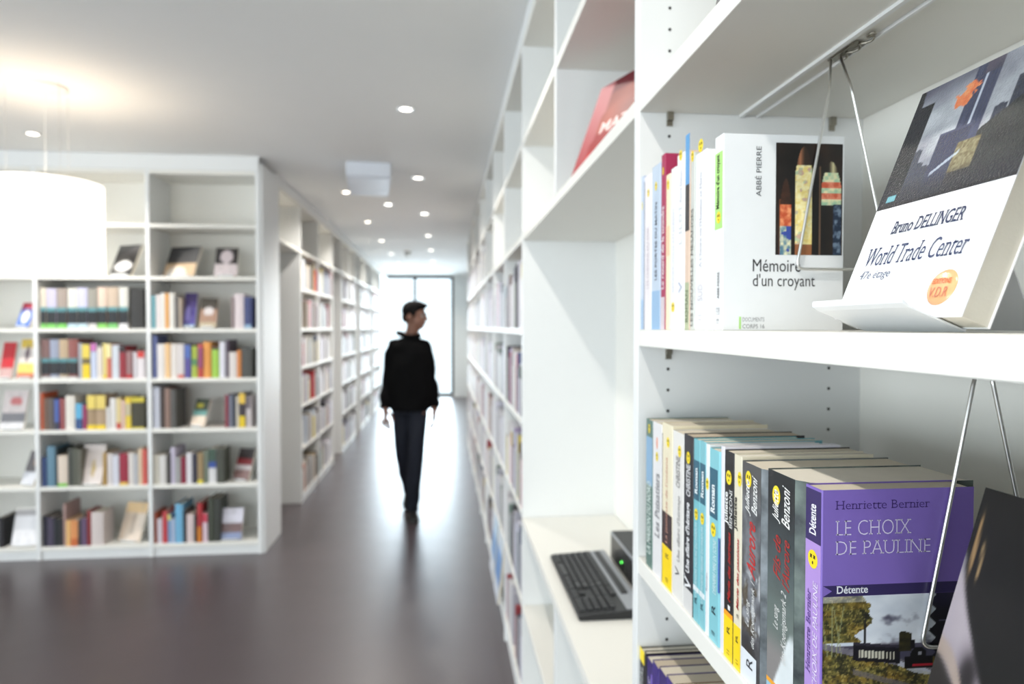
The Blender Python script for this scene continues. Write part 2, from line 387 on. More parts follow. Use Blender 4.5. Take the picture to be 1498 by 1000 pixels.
# ------------------------------------------------------------------ lettering and printed pictures
def glyph_mesh(text, bold=0.0, shear=0.0, serif=False, spacing=1.0):
    c = bpy.data.curves.new('t', 'FONT'); c.body = text; c.offset = bold; c.shear = shear; c.space_character = spacing
    c.resolution_u = 3; c.fill_mode = 'FRONT'
    o = bpy.data.objects.new('t', c); COL.objects.link(o)
    me = bpy.data.meshes.new_from_object(o); bpy.data.objects.remove(o); bpy.data.curves.remove(c)
    n = len(me.vertices); co = np.zeros(n*3); me.vertices.foreach_get('co', co); co = co.reshape(-1, 3)[:, :2]
    faces = [tuple(p.vertices) for p in me.polygons]
    if serif:
        cnt = {}
        for f in faces:
            for a, b in zip(f, f[1:]+f[:1]):
                k = (min(a, b), max(a, b)); cnt[k] = cnt.get(k, 0)+1
        ys = co[:, 1]; add = []
        for (a, b), q in cnt.items():
            if q != 1: continue
            pa, pb = co[a], co[b]
            if abs(pa[1]-pb[1]) > .004: continue
            ln = abs(pa[0]-pb[0]); y = (pa[1]+pb[1])/2
            near = [t for t in (0-bold, .449+bold, .682+bold) if abs(y-t) < .012]
            if not near or ln < .03: continue
            t0 = -1 if near[0] < .1 else 1
            x0, x1 = min(pa[0], pb[0]), max(pa[0], pb[0])
            if ln < .17: xa, xb = x0-.08, x1+.08
            elif ln < .6: xa, xb = x0-.05, x0+.1
            else: continue
            th = .05; ya, yb = (y, y+th) if t0 < 0 else (y-th, y)
            add.append((xa+shear*ya*.0, xb, ya, yb))
        pts = list(map(tuple, co))
        for (xa, xb, ya, yb) in add:
            i = len(pts); pts += [(xa, ya), (xb, ya), (xb, yb), (xa, yb)]; faces.append((i, i+1, i+2, i+3))
        co = np.array(pts)
    bpy.data.meshes.remove(me)
    return co, faces
INK = {}
def ink(rgb, rough=.45):
    k = tuple(rgb)
    if k not in INK: INK[k] = mat('ink_%d_%d_%d' % k, rgb, rough, noise=.03)
    return INK[k]
def text(s, parent, org, xd, ud, L, H, rgb, bold=0, shear=0, serif=False, spacing=1.0, name='lettering', off=.00025):
    """lay the string into the box that starts at org, L long along xd and H high along ud (cap height incl. descenders)"""
    co, faces = glyph_mesh(s, bold, shear, serif, spacing)
    if len(co) == 0: return
    lo, hi = co.min(0), co.max(0); xd, ud, org = Vector(xd), Vector(ud), Vector(org); nn = xd.cross(ud).normalized()
    v = []
    for x, y in co:
        v.append(org + xd*((x-lo[0])/(hi[0]-lo[0])*L) + ud*((y-lo[1])/max(hi[1]-lo[1], 1e-5)*H) + nn*off)
    me = bpy.data.meshes.new(name); me.from_pydata([tuple(p) for p in v], [], faces); me.materials.append(ink(rgb)); me.update()
    o = bpy.data.objects.new(name, me); COL.objects.link(o); o.parent = parent
    return o
_rng = np.random.RandomState(3); _T = _rng.rand(64, 64)
def vn(x, y):
    xi, yi = math.floor(x), math.floor(y); fx, fy = x-xi, y-yi; fx = fx*fx*(3-2*fx); fy = fy*fy*(3-2*fy)
    g = lambda a, b: _T[a % 64, b % 64]
    return (g(xi, yi)*(1-fx)+g(xi+1, yi)*fx)*(1-fy)+(g(xi, yi+1)*(1-fx)+g(xi+1, yi+1)*fx)*fy
def fbm(x, y, o=4):
    s, a, t = 0, .5, 0
    for k in range(o): s += a*vn(x*2**k+7*k, y*2**k+3*k); t += a; a *= .5
    return s/t
def mix(a, b, t): t = max(0, min(1, t)); return tuple(a[i]*(1-t)+b[i]*t for i in range(3))
def sstep(a, b, x): t = max(0, min(1, (x-a)/(b-a))); return t*t*(3-2*t)
def picture_mesh(name, nx, ny, fn, org, xd, ud, L, H, mtl, off=.0002, warp=None):
    org, xd, ud = Vector(org), Vector(xd), Vector(ud); nn = xd.cross(ud).normalized()
    V, Fc, C = [], [], []
    for j in range(ny+1):
        for i in range(nx+1):
            s, t = i/nx, j/ny
            V.append(tuple(org+xd*(s*L)+ud*(t*H)+nn*off)); C.append((*lin([max(0, min(255, q)) for q in fn(s, t)]), 1))
    for j in range(ny):
        for i in range(nx):
            a = j*(nx+1)+i; Fc.append((a, a+1, a+nx+2, a+nx+1))
    me = bpy.data.meshes.new(name); me.from_pydata(V, [], Fc)
    at = me.color_attributes.new('print', 'FLOAT_COLOR', 'POINT'); at.data.foreach_set('color', np.array(C).ravel())
    me.materials.append(mtl); me.update(); return me
PRINT = mat_attr('printed_picture', .32); PRINTG = mat_attr('glossy_printed_picture', .2, bump=.5); PRINTD = mat_attr('satin_printed_picture', .42)
PRINTD.node_tree.nodes['Principled BSDF'].inputs['Specular IOR Level'].default_value = .3
def picture(parent, nx, ny, fn, org, xd, ud, L, H, mtl=None, name='cover_picture', off=.0002):
    me = picture_mesh(name, nx, ny, fn, org, xd, ud, L, H, mtl or PRINT, off)
    o = bpy.data.objects.new(name, me); COL.objects.link(o); o.parent = parent; return o
# ------------------------------------------------------------------ books of the near case
XS = .2965
STK = mat('yellow_sticker', (250, 222, 40), .35, noise=.04); STKINK = ink((30, 26, 20))
def sticker_mesh():
    b = MB(); s = 22
    b.prism([(.0068*math.cos(2*math.pi*k/s), .0068*math.sin(2*math.pi*k/s)) for k in range(s)], 0, .0001, 0)
    def line(x0, y0, x1, y1, w=.0006):
        d = Vector((x1-x0, y1-y0)).normalized(); n = Vector((-d.y, d.x))*w
        b.quad((x0-n.x, y0-n.y, .00018), (x1-n.x, y1-n.y, .00018), (x1+n.x, y1+n.y, .00018), (x0+n.x, y0+n.y, .00018), 1)
    for cx in (-.0023, .0023):
        line(cx-.0012, .0008, cx+.0012, .0032); line(cx-.0012, .0032, cx+.0012, .0008)
    b.prism([(.0009*math.cos(2*math.pi*k/12), -.0026+.0013*math.sin(2*math.pi*k/12)) for k in range(12)], .0001, .0002, 1)
    me = b.mesh('face_sticker'); me.materials.append(STK); me.materials.append(STKINK); return me
STICKER = sticker_mesh()
def put_sticker(root, y, z, s=1.0, sy=1.0):
    o = inst('face_sticker', STICKER, root); o.rotation_euler = (R(90), 0, R(-90)); o.location = (-.0003, y, z); o.scale = (s*sy, s, 1)
    return o
def cover_shell(w, t, h, mtl, root, ch=0.0, c=.00045):
    """U-shaped cover: front board at y=0, spine at x=0, back board at y=t"""
    if ch: outer = [(w, 0), (ch*1.6, 0), (ch*.6, ch*.35), (0, ch*1.3), (0, t-.0008), (.0008, t), (w, t)]
    else: outer = [(w, 0), (.0009, 0), (0, .0009), (0, t-.0009), (.0009, t), (w, t)]
    if ch: inner = [(w, c), (ch*1.6+c*.5, c), (ch*.6+c, ch*.35+c), (c, ch*1.3+c*.5), (c, t-.0008-c*.3), (.0008+c, t-c), (w, t-c)]
    else: inner = [(w, c), (.0009+c*.6, c), (c, .0009+c*.6), (c, t-.0009-c*.6), (.0009+c*.6, t-c), (w, t-c)]
    b = MB(); n = len(outer)
    for k in range(n-1):
        o0, o1, i0, i1 = outer[k], outer[k+1], inner[k], inner[k+1]
        b.quad((*o0, 0), (*o0, h), (*o1, h), (*o1, 0)); b.quad((*i0, 0), (*i1, 0), (*i1, h), (*i0, h))
        b.quad((*o0, h), (*i0, h), (*i1, h), (*o1, h)); b.quad((*o0, 0), (*o1, 0), (*i1, 0), (*i0, 0))
    for k in (0, n-1): b.quad((*outer[k], 0), (*inner[k], 0), (*inner[k], h), (*outer[k], h))
    me = b.mesh('cover'); me.materials.append(mtl)
    bm = bmesh.new(); bm.from_mesh(me); bmesh.ops.remove_doubles(bm, verts=bm.verts, dist=1e-6); bmesh.ops.recalc_face_normals(bm, faces=bm.faces); bm.to_mesh(me); bm.free()
    o = bpy.data.objects.new('cover', me); COL.objects.link(o); o.parent = root; return o
PAGECOL = [(226, 217, 198), (214, 204, 184), (230, 224, 210), (206, 192, 170)]
def pmat(i): 
    m = mat('pages_%d' % i, PAGECOL[i % 4], .9, noise=.06, nscale=60)
    nt = m.node_tree
    if 'Wave Texture' not in nt.nodes:
        tc = nt.nodes.new('ShaderNodeTexCoord'); wv = nt.nodes.new('ShaderNodeTexWave'); wv.bands_direction = 'Y'; wv.inputs['Scale'].default_value = 420; wv.inputs['Distortion'].default_value = 1.5
        bp = nt.nodes.new('ShaderNodeBump'); bp.inputs['Strength'].default_value = .35; bp.inputs['Distance'].default_value = .0004
        nt.links.new(tc.outputs['Object'], wv.inputs['Vector']); nt.links.new(wv.outputs['Fac'], bp.inputs['Height'])
        nt.links.new(bp.outputs['Normal'], nt.nodes['Principled BSDF'].inputs['Normal'])
    return m
def near_book(label, zs, y0, y1, h, w, cov, name='paperback', group='paperbacks in the bookcase beside the desk', ch=0, pg=0, xs=None):
    x = xs if xs is not None else XS
    root = empty(name, (x, y0, zs), 0, label, 'book', group)
    t = y1-y0
    m = cov if not isinstance(cov, tuple) else mat('cover_%d_%d_%d' % cov, cov, .38, noise=.03, nscale=50)
    cover_shell(w, t, h, m, root, ch)
    b = MB(); e_ = .0007
    pf = [(ch*1.6+e_, e_), (w-.0015, e_), (w-.0015, t-e_), (.0015, t-e_), (e_, t-.0018), (e_, ch*1.3+e_), (ch*.6+e_, ch*.35+e_*1.3)] if ch else [(.0016, e_), (w-.0015, e_), (w-.0015, t-e_), (.0016, t-e_), (e_, t-.0018), (e_, .0018)]
    b.prism(pf, .0008, h-.0012); b.build('page_block', pmat(pg), root)
    root['t'] = t; root['h'] = h
    return root
def spine_band(root, z0, z1, rgb, y0=0, y1=1, name='spine_band', d=.0002):
    t = root['t']; b = MB(); b.box(-d, .0001, .0006+(t-.0012)*y0, .0006+(t-.0012)*y1, z0, z1)
    return b.build(name, mat('band_%d_%d_%d' % tuple(rgb), rgb, .4, noise=.03), root)
def stext(root, s, y0, y1, z0, z1, rgb, **kw):
    t = root['t']; return text(s, root, (-.0003, y0*t, z0), (0, 0, 1), (0, 1, 0), z1-z0, (y1-y0)*t, rgb, **kw)
def yat(u, x=None): return on_x(u, 480, x or XS).y
def zat(u, v, x=None): return on_x(u, v, x or XS).z

ZM, ZL, ZB = 1.546, 1.200, .848
def row(zs, specs, dx=0.0):
    out = []; last = 1.0105; n_ = len(specs)-1
    for i_, (u0, u1, vt, w, cov, label, kw) in enumerate(specs):
        x = XS+dx*i_/n_; kw = dict(kw, xs=x); y1, y0 = min(yat(u0, x), last), yat(u1, x); out.append(near_book(label, zs+.0003, y0+.0003, y1-.0003, zat(u0, vt, x)-zs, w, cov, **kw)); last = y0
    return out
# middle shelf
D = {}
M_ = row(ZM, [
 (935.0, 940.6, 262, .125, (186, 198, 216), 'thin pale blue paperback against the side panel, middle shelf', D),
 (940.6, 951.8, 262, .125, (236, 230, 232), 'white paperback with a dark edge, second from the side panel, middle shelf', D),
 (952.2, 965.2, 248, .13, (192, 206, 222), 'light blue paperback with dark lettering on the middle shelf', D),
 (965.6, 972.2, 230, .14, (166, 44, 84), 'tall crimson paperback with white lettering, Le renard, middle shelf', D),
 (972.4, 979.5, 259, .12, (240, 228, 196), 'short cream yellow paperback right after the crimson one', D),
 (979.7, 988.3, 250, .12, (238, 238, 240), 'plain white paperback with faint grey title, sticker near its foot', D),
 (988.5, 1000, 231, .13, (240, 240, 241), 'white paperback with yellow sticker at its very top, middle shelf', D),
 (1000.3, 1007.8, 226, .13, (222, 196, 176), 'paperback with sky blue, black and beige spine, middle shelf', D),
 (1008, 1014.8, 228, .13, (204, 206, 200), 'thin grey green paperback with dark spaced lettering, middle shelf', D),
 (1015, 1032.5, 230, .14, (240, 241, 243), 'wide white paperback with faint letters and yellow sticker, middle shelf', D),
 (1033, 1042.8, 226, .135, (234, 236, 242), 'bluish white paperback without sticker beside the green-labelled book', D),
 (1043.2, 1056.6, 205.5, .1425, (238, 240, 241), 'white paperback with green spine label and stained glass photo, Memoire d un croyant', D)], dx=.014)
a, b2, c3, d4, e5, f6, g7, h8, i9, j10, k11, mem = M_
put_sticker(a, a['t']*.5, .185, .9, .35); spine_band(a, .0, .045, (150, 182, 214))
put_sticker(b2, b2['t']*.4, .20, .9, .7); spine_band(b2, 0, .22, (70, 66, 74), .93, 1); stext(b2, 'LES CHEMINS DU SOIR', .3, .6, .06, .15, (190, 178, 190))
put_sticker(c3, c3['t']*.5, .203, .9, .8); stext(c3, 'LES PORTES DU MATIN', .35, .6, .07, .18, (60, 64, 84), bold=.01); spine_band(c3, 0, .055, (150, 184, 216))
stext(d4, 'Le renard de la toundra', .15, .8, .055, .17, (244, 226, 230), bold=.02, serif=True); spine_band(d4, 0, .045, (214, 200, 206)); put_sticker(d4, d4['t']*.5, .218, .8, .5)
put_sticker(e5, e5['t']*.5, .196, 1, .6); spine_band(e5, .1, .14, (238, 206, 170)); 
put_sticker(f6, f6['t']*.5, .03, 1, .9); stext(f6, 'RENDEZ-VOUS AU JARDIN', .3, .6, .05, .16, (196, 200, 216))
put_sticker(g7, g7['t']*.5, .225, 1, .8); stext(g7, "L'ILOT", .3, .7, .11, .16, (178, 184, 190), serif=True, bold=-.02, spacing=1.3); stext(g7, 'V', .25, .7, .048, .062, (90, 116, 168), bold=-.02); stext(g7, 'Pierre Danon', .3, .6, .165, .205, (190, 190, 200))
spine_band(h8, .183, .246, (96, 158, 210)); spine_band(h8, .125, .183, (52, 50, 54)); spine_band(h8, 0, .06, (176, 184, 150)); stext(h8, 'ROMAN', .2, .8, .01, .05, (70, 90, 60))
stext(i9, 'LES NOUVELLES MESANGES', .2, .8, .004, .15, (84, 84, 78), serif=True); put_sticker(i9, i9['t']*.5, .215, 1, .6)
put_sticker(j10, j10['t']*.52, .222, 1.15); stext(j10, "A L'heure où l'Homme se Marie", .4, .6, .075, .19, (186, 186, 196), serif=True); stext(j10, 'SUD', .3, .7, .035, .055, (206, 200, 206)); stext(j10, '11', .35, .65, .012, .018, (190, 190, 196))
spine_band(mem, .115, .2015, (176, 224, 130), .02, .98, 'spine_label'); put_sticker(mem, mem['t']*.5, .128, 1.0, .85)
stext(mem, "Mémoire d'un croyant", .3, .8, .138, .199, (28, 40, 22), bold=.02, serif=False)
stext(mem, 'ABBE PIERRE', .35, .6, .036, .066, (80, 80, 84), bold=.01); stext(mem, 'LGE', .3, .7, .018, .026, (150, 150, 154)); stext(mem, '18', .35, .7, .008, .013, (150, 150, 154))
def cov(root, u, v):
    p = on_y(u, v, root.location.y); return (p.x-root.location.x, -.0002, p.z-root.location.z)
def ctext(root, s, p0, p1, rgb, **kw):      # text on the cover that faces the camera; pixel corners of the photo as measured, lower left and upper right
    a_, b_ = Vector(cov(root, *p0)), Vector(cov(root, *p1))
    return text(s, root, (a_.x, -.0001, a_.z), (1, 0, 0), (0, 0, 1), b_.x-a_.x, b_.z-a_.z, rgb, **kw)
W0 = (38, 37, 40)
p0, p1 = Vector(cov(mem, 1104, 287)), Vector(cov(mem, 1114, 214))
text('ABBÉ PIERRE', mem, (p1.x, -.0001, p0.z), (0, 0, 1), (-1, 0, 0), p1.z-p0.z, p1.x-p0.x, (58, 58, 62))
ctext(mem, 'Mémoire', (1101, 397), (1171, 379.5), W0)
ctext(mem, "d'un croyant", (1101, 424), (1192, 401), W0, bold=-.002)
ctext(mem, 'DOCUMENTS', (1086, 470), (1118, 464), (150, 152, 154)); ctext(mem, 'CORPS 16', (1086, 480), (1118, 474), (140, 142, 144))
q0, q1 = cov(mem, 1081, 481), cov(mem, 1084, 463); bb = MB(); bb.box(q0[0], q1[0], -.0002, .0001, q0[2], q1[2]); bb.build('green_bar', mat('band_176_224_130'), mem)
def stained(s, t):
    k = fbm(s*9, t*14); base = mix((20, 18, 18), (70, 46, 34), fbm(s*3, t*3)-.2)
    def arch(c, w, top): 
        if t > top: return False
        ww = w*min(1, math.sqrt(max(0, (top-t)/.22))); return abs(s-c) < ww
    cell = max(0, min(1, fbm(s*20, t*30, 3)*2.4-.7)); cell2 = vn(s*16+5, t*26)
    if arch(.15, .085, .68):
        if t > .45: return mix(base, (150, 80, 50), .5*k)
        if t > .26: return mix((196, 84, 50), (240, 160, 110), cell)
        return mix((90, 130, 150), (230, 226, 190), cell) if cell2 > .35 else (60, 80, 160)
    if arch(.42, .125, .97):
        if t > .8: return mix(base, (200, 130, 90), max(0, 1-abs(s-.36)*14)*.8+.1)
        if t < .1: return (150, 96, 60)
        return mix((236, 214, 130), (250, 240, 190), cell) if cell2 > .3 else mix((210, 170, 150), (190, 214, 170), cell)
    if arch(.83, .15, .84) and s > .66:
        if t > .74: return mix(base, (220, 210, 160), max(0, 1-abs(s-.86)*14))
        if s > .86 and t < .46: return mix((30, 46, 70), (150, 170, 190), max(0, cell-.35)*1.2)
        if t < .45: return base
        if .60 < t < .66 or .5 < t < .56: return mix((214, 96, 66), (240, 150, 120), cell)
        return mix((170, 206, 170), (246, 236, 190), cell)
    if s < .3 and abs(s-.07-t*.0) < .012 and t < .5: return (120, 70, 46)
    if abs(s-.66) < .008 and t < .8: return (110, 84, 66)
    return base
q0, q1 = cov(mem, 1134, 372.5), cov(mem, 1233, 211)
picture(mem, 84, 130, stained, (q0[0], 0, q0[2]), (1, 0, 0), (0, 0, 1), min(.1415, q1[0])-q0[0], q1[2]-q0[2])

# lower shelf
smoke = mat('smoky_cover', (110, 116, 116), .22, coat=.2)
nt = smoke.node_tree; tc = nt.nodes.new('ShaderNodeTexCoord'); nz = nt.nodes.new('ShaderNodeTexNoise'); nz.inputs['Scale'].default_value = 28; nz.inputs['Detail'].default_value = 6
cr = nt.nodes.new('ShaderNodeValToRGB'); cr.color_ramp.elements[0].position = .3; cr.color_ramp.elements[0].color = (*lin((58, 62, 64)), 1); cr.color_ramp.elements[1].position = .75; cr.color_ramp.elements[1].color = (*lin((150, 158, 164)), 1)
nt.links.new(tc.outputs['Object'], nz.inputs['Vector']); nt.links.new(nz.outputs['Fac'], cr.inputs[0]); nt.links.new(cr.outputs[0], nt.nodes['Principled BSDF'].inputs['Base Color'])
smoke2 = smoke.copy(); smoke2.name = 'green_smoky_cover'; e = smoke2.node_tree.nodes['Color Ramp'].color_ramp.elements; e[0].color = (*lin((40, 46, 50)), 1); e[1].color = (*lin((124, 138, 130)), 1)
L_ = row(ZL, [
 (946.2, 955.4, 612, .125, (96, 124, 116), 'slim paperback with blue sky fading to green, first in the lower row', dict(pg=1)),
 (955.8, 968.8, 616, .125, (228, 226, 226), 'white paperback with a small balloon picture, second in the lower row', dict(pg=0)),
 (969.4, 984.6, 617, .13, (234, 224, 196), 'cream paperback darkening to a bright yellow foot label, lower row', dict(pg=1)),
 (985.2, 1001.2, 629, .13, (228, 225, 220), 'white paperback Une affaire d heritage with grey lettering, lower row', dict(pg=0)),
 (1001.6, 1015.4, 634, .14, (44, 44, 50), 'black paperback Une affaire d heritage with bold white lettering, lower row', dict(pg=3)),
 (1016, 1024.8, 641, .128, (120, 186, 196), 'turquoise Roman paperback next to the black one, lower row', dict(pg=0)),
 (1025.2, 1033.6, 644, .14, (128, 190, 200), 'second turquoise Roman paperback, twin of the one beside it', dict(pg=0)),
 (1034, 1039, 649, .13, (232, 234, 236), 'thin white paperback between the turquoise Roman books, yellow sticker', dict(pg=2)),
 (1039.4, 1055.4, 655, .15, (134, 198, 208), 'widest turquoise Roman paperback with pasted white title, lower row', dict(pg=2, ch=.003)),
 (1056, 1061, 652, .13, (230, 228, 236), 'thin lilac white paperback before the black one with yellow foot', dict(pg=1)),
 (1061.4, 1075.2, 658, .14, (38, 36, 38), 'black Juliette paperback with red title and yellow foot label', dict(pg=0)),
 (1075.6, 1086.8, 664, .14, (226, 218, 196), 'cream Juliette paperback with red title and yellow foot', dict(pg=2)),
 (1087.2, 1124.6, 674, .155, smoke, 'thick smoky grey paperback titled Aurore in red script', dict(pg=0, ch=.009)),
 (1125, 1180, 685.5, .15, smoke2, 'thick dark green grey paperback titled Fils de l Aurore in red script', dict(pg=2, ch=.012)),
 (1180.6, 1205.5, 708, .129, (132, 108, 190), 'purple paperback Le choix de Pauline with a steam train photo', dict(pg=1))])
l1, l2, l3, l4, l5, l6, l7, l8, l9, l10, l11, l12, l13, l14, pur = L_
spine_band(l1, .12, .19, (140, 176, 206)); put_sticker(l1, l1['t']*.5, .202, 1, .6); stext(l1, 'LA MAISON DU NORD', .2, .8, .02, .125, (214, 226, 220), bold=.02)
put_sticker(l2, l2['t']*.5, .168, 1, .7); stext(l2, 'Les Puisatiers', .2, .7, .055, .145, (120, 118, 124), serif=True); 
bb = MB(); bb.prism([(.004*math.cos(2*math.pi*k/14)*.9, .0085*math.sin(2*math.pi*k/14)) for k in range(14)], -.0003, 0, axis='x'); bb.build('balloon_print', ink((226, 160, 140)), l2, (0, l2['t']*.5, .187))
spine_band(l3, 0, .055, (250, 214, 20)); spine_band(l3, .055, .10, (60, 44, 46)); spine_band(l3, 0, .205, (90, 74, 76), .95, 1); put_sticker(l3, l3['t']*.4, .196, 1.05, .8)
stext(l3, "La jeunesse de l'océane", .35, .65, .06, .175, (206, 150, 130)); stext(l3, 'R', .3, .6, .04, .047, (120, 100, 30)); stext(l3, '10', .3, .6, .008, .013, (120, 100, 30))
put_sticker(l4, l4['t']*.35, .192, 1.1, .8); stext(l4, 'CHRISTINE', .3, .65, .145, .185, (120, 116, 116), serif=True); stext(l4, "Une affaire d'héritage", .2, .55, .05, .135, (130, 128, 130), serif=True, bold=-.01); stext(l4, 'V', .3, .7, .03, .042, (90, 90, 92))
put_sticker(l5, l5['t']*.5, .19, 1.1, .8); stext(l5, 'CHRISTINE', .25, .7, .143, .182, (230, 230, 232), serif=True, bold=.02); stext(l5, "Une affaire d'héritage", .2, .75, .048, .135, (244, 244, 246), serif=True, bold=.02)
spine_band(l5, 0, .028, (214, 212, 210)); stext(l5, 'V', .15, .85, .026, .045, (236, 236, 238), serif=True, bold=.02)
for q in (l6, l7):
    spine_band(q, .145, .192, (52, 100, 120)); stext(q, 'Roman', .25, .75, .152, .184, (236, 244, 246), bold=.03, serif=True); put_sticker(q, q['t']*.5, .128, 1, .8)
    stext(q, 'LA DERNIERE MESURE DU PARFUM', .3, .65, .03, .118, (206, 232, 236)); spine_band(q, .036, .042, (232, 238, 240)); stext(q, 'R', .3, .7, .022, .03, (40, 76, 90))
put_sticker(l8, l8['t']*.5, .172, 1, .6); stext(l8, 'Roman', .3, .7, .05, .07, (90, 100, 130))
spine_band(l9, .138, .193, (52, 100, 120), .22, 1); stext(l9, 'Roman', .45, .85, .143, .176, (240, 246, 248), bold=.03, serif=True); put_sticker(l9, l9['t']*.6, .125, 1.15, .9)
stext(l9, 'DERNIERE MISE EN SCENE', .3, .6, .055, .115, (226, 244, 246), serif=True); stext(l9, 'R', .35, .7, .032, .042, (40, 60, 70)); stext(l9, '18', .4, .7, .008, .012, (40, 60, 70))
spine_band(l9, .06, .12, (70, 104, 186), .0, .14, name='blue_block')
def juliet(q, dark, red, title, num):
    stext(q, 'Juliette', .45, .95, .142, .176, (242, 242, 240) if dark else (40, 38, 36), bold=.02, serif=True)
    if dark: stext(q, 'BENZONI', .1, .4, .140, .18, (236, 236, 234), serif=True)
    stext(q, title, .15, .55, .062, .135, red, bold=.02, shear=.3); spine_band(q, 0, .045, (252, 216, 26)); stext(q, 'R', .3, .6, .028, .036, (70, 60, 20)); stext(q, num, .25, .5, .053, .058, (230, 230, 230) if dark else (60, 50, 50))
    stext(q, '11', .3, .6, .006, .010, (90, 80, 30))
juliet(l11, True, (190, 44, 40), 'Marie des intrigues', '1'); spine_band(l11, .045, .05, (246, 160, 30)); put_sticker(l11, l11['t']*.5, .192, 1.1, .9)
juliet(l12, False, (182, 50, 46), 'Marie des passions', '2'); put_sticker(l12, l12['t']*.25, .196, 1.1, .6)
def zs_(q, u, v): return zat(u, v)-ZL
for (q, t1, t2, num, uu) in ((l13, 'Aurore', '', '1', 1098), (l14, 'Fils de', "l'Aurore", '2', 1142)):
    f = .44; s = .30
    stext(q, 'Juliette', .62, .84, zs_(q, uu, 755 if q is l13 else 767), zs_(q, uu, 703 if q is l13 else 719), (244, 244, 242), bold=.012, shear=.45)
    stext(q, 'Benzoni', .36, .58, zs_(q, uu, 750 if q is l13 else 768), zs_(q, uu, 694 if q is l13 else 708), (240, 240, 238), bold=.01, shear=.45)
    stext(q, 'Le sang', .62, .80, zs_(q, uu, 920 if q is l13 else 925), zs_(q, uu, 880 if q is l13 else 890), (226, 226, 224), shear=.4)
    stext(q, 'des Koenigsmark ' + num, .40, .58, zs_(q, uu, 945 if q is l13 else 968), zs_(q, uu, 848 if q is l13 else 862), (226, 226, 224), shear=.4)
stext(l13, 'Aurore', .42, .76, zs_(l13, 1098, 845), zs_(l13, 1098, 762), (196, 48, 46), bold=.01, shear=.5)
stext(l14, 'Fils de', .60, .80, zs_(l14, 1142, 850), zs_(l14, 1142, 785), (176, 50, 46), bold=.005, shear=.45)
stext(l14, "l'Aurore", .36, .56, zs_(l14, 1142, 858), zs_(l14, 1142, 785), (176, 50, 46), bold=.005, shear=.45)
def spine13(s, t):
    n = fbm(s*3, t*14, 5); c = mix((70, 72, 76), (150, 152, 158), n*1.5-.2); c = mix(c, (84, 84, 84), sstep(.75, .95, t))
    b_ = fbm(s*4+4, t*16+2, 4); c = mix(c, mix((60, 54, 46), (104, 96, 84), b_), sstep(.50, .62, b_)*sstep(.65, .45, t))
    c = mix(c, (196, 200, 204), sstep(.60, .75, fbm(s*5+9, t*18, 4))*sstep(.6, .5, t)*.8)
    return mix(c, (44, 42, 44), sstep(.28, .18, t)*.7)
def spine14(s, t):
    n = fbm(s*3+5, t*12, 5); c = mix((34, 38, 42), (84, 96, 98), sstep(.95, .55, t)); c = mix(c, G_(60), (n-.4)*.8)
    c = mix(c, (122, 134, 126), sstep(.65, .40, t)*.6); c = mix(c, (150, 140, 140), sstep(.36, .24, t)*.7)
    c = mix(c, mix((206, 214, 216), (236, 240, 242), n), sstep(-.04, .04, (s-.28)-(t-.12)*2.2+.1*(n-.5))*sstep(.40, .34, t))
    return c
def G_(v): return (v, v, v)
for (q, fn, c0) in ((l13, spine13, .012), (l14, spine14, .0158)):
    picture(q, 16, 120, fn, (0, q['t']-.001, .0004), (0, -1, 0), (0, 0, 1), q['t']-.0014-c0, q['h']-.0006, mat_attr('satin_spine_print', .3), 'spine_picture', off=.00012)
put_sticker(l13, l13['t']*.72, .2005, 1.22, .75); put_sticker(l14, l14['t']*.74, .1985, 1.3, .8)
spine_band(l13, 0, .030, (226, 230, 236), .36, 1); stext(l13, 'R', .5, .75, .016, .026, (60, 62, 70))
spine_band(l14, .024, .028, (240, 166, 50), .35, 1); spine_band(l14, 0, .024, (150, 192, 212), .35, 1); stext(l14, 'R', .5, .75, .010, .02, (40, 52, 60))
# the purple paperback
spine_band(pur, .176, .2185, (58, 46, 98), .02, .98); spine_band(pur, .0, .176, (178, 146, 214), .02, .98)
stext(pur, 'Détente', .3, .72, .182, .207, (240, 238, 246), bold=.02, serif=True); put_sticker(pur, pur['t']*.5, .162, 1.1, .95)
stext(pur, 'LE CHOIX DE PAULINE', .18, .46, .045, .145, (236, 226, 246), serif=True, bold=-.005, shear=.2); stext(pur, 'Henriette Bernier', .60, .86, .067, .136, (92, 64, 140), serif=True, shear=.2)
ctext(pur, 'Henriette Bernier', (1222, 745), (1360, 729), (64, 44, 112), serif=True, bold=-.012)
def cbox(root, p0, p1, rgb, name, d=.0001):
    q0, q1 = cov(root, *p0), cov(root, *p1); bb = MB(); bb.box(q0[0], q1[0], -d, .0001, q0[2], q1[2]); return bb.build(name, mat('band_%d_%d_%d' % rgb, rgb, .4, noise=.03), root)
ctext(pur, 'LE CHOIX', (1222, 783), (1333, 758), (226, 218, 240), serif=True, bold=-.02)
ctext(pur, 'DE PAULINE', (1222, 811.5), (1361, 787), (226, 218, 240), serif=True, bold=-.02)
q0 = cov(pur, 1206, 873); WP = .1285
bb = MB(); ztop = cov(pur, 1206, 857)[2]; zlo = q0[2]; zm = (ztop+zlo)/2
bb.prism([(.0035, ztop), (.0015, ztop), (.009, zm), (.0015, zlo), (.0035, zlo), (WP-.0006, zlo), (WP-.0006, ztop)], -.0001, .0001, axis='y'); bb.build('title_band', mat('band_54_44_92', (54, 44, 92), .4, noise=.03), pur)
text('Détente', pur, (.0125, -.00015, zlo+.0022), (1, 0, 0), (0, 0, 1), .0265, .0062, (240, 240, 246), bold=.015, serif=True)
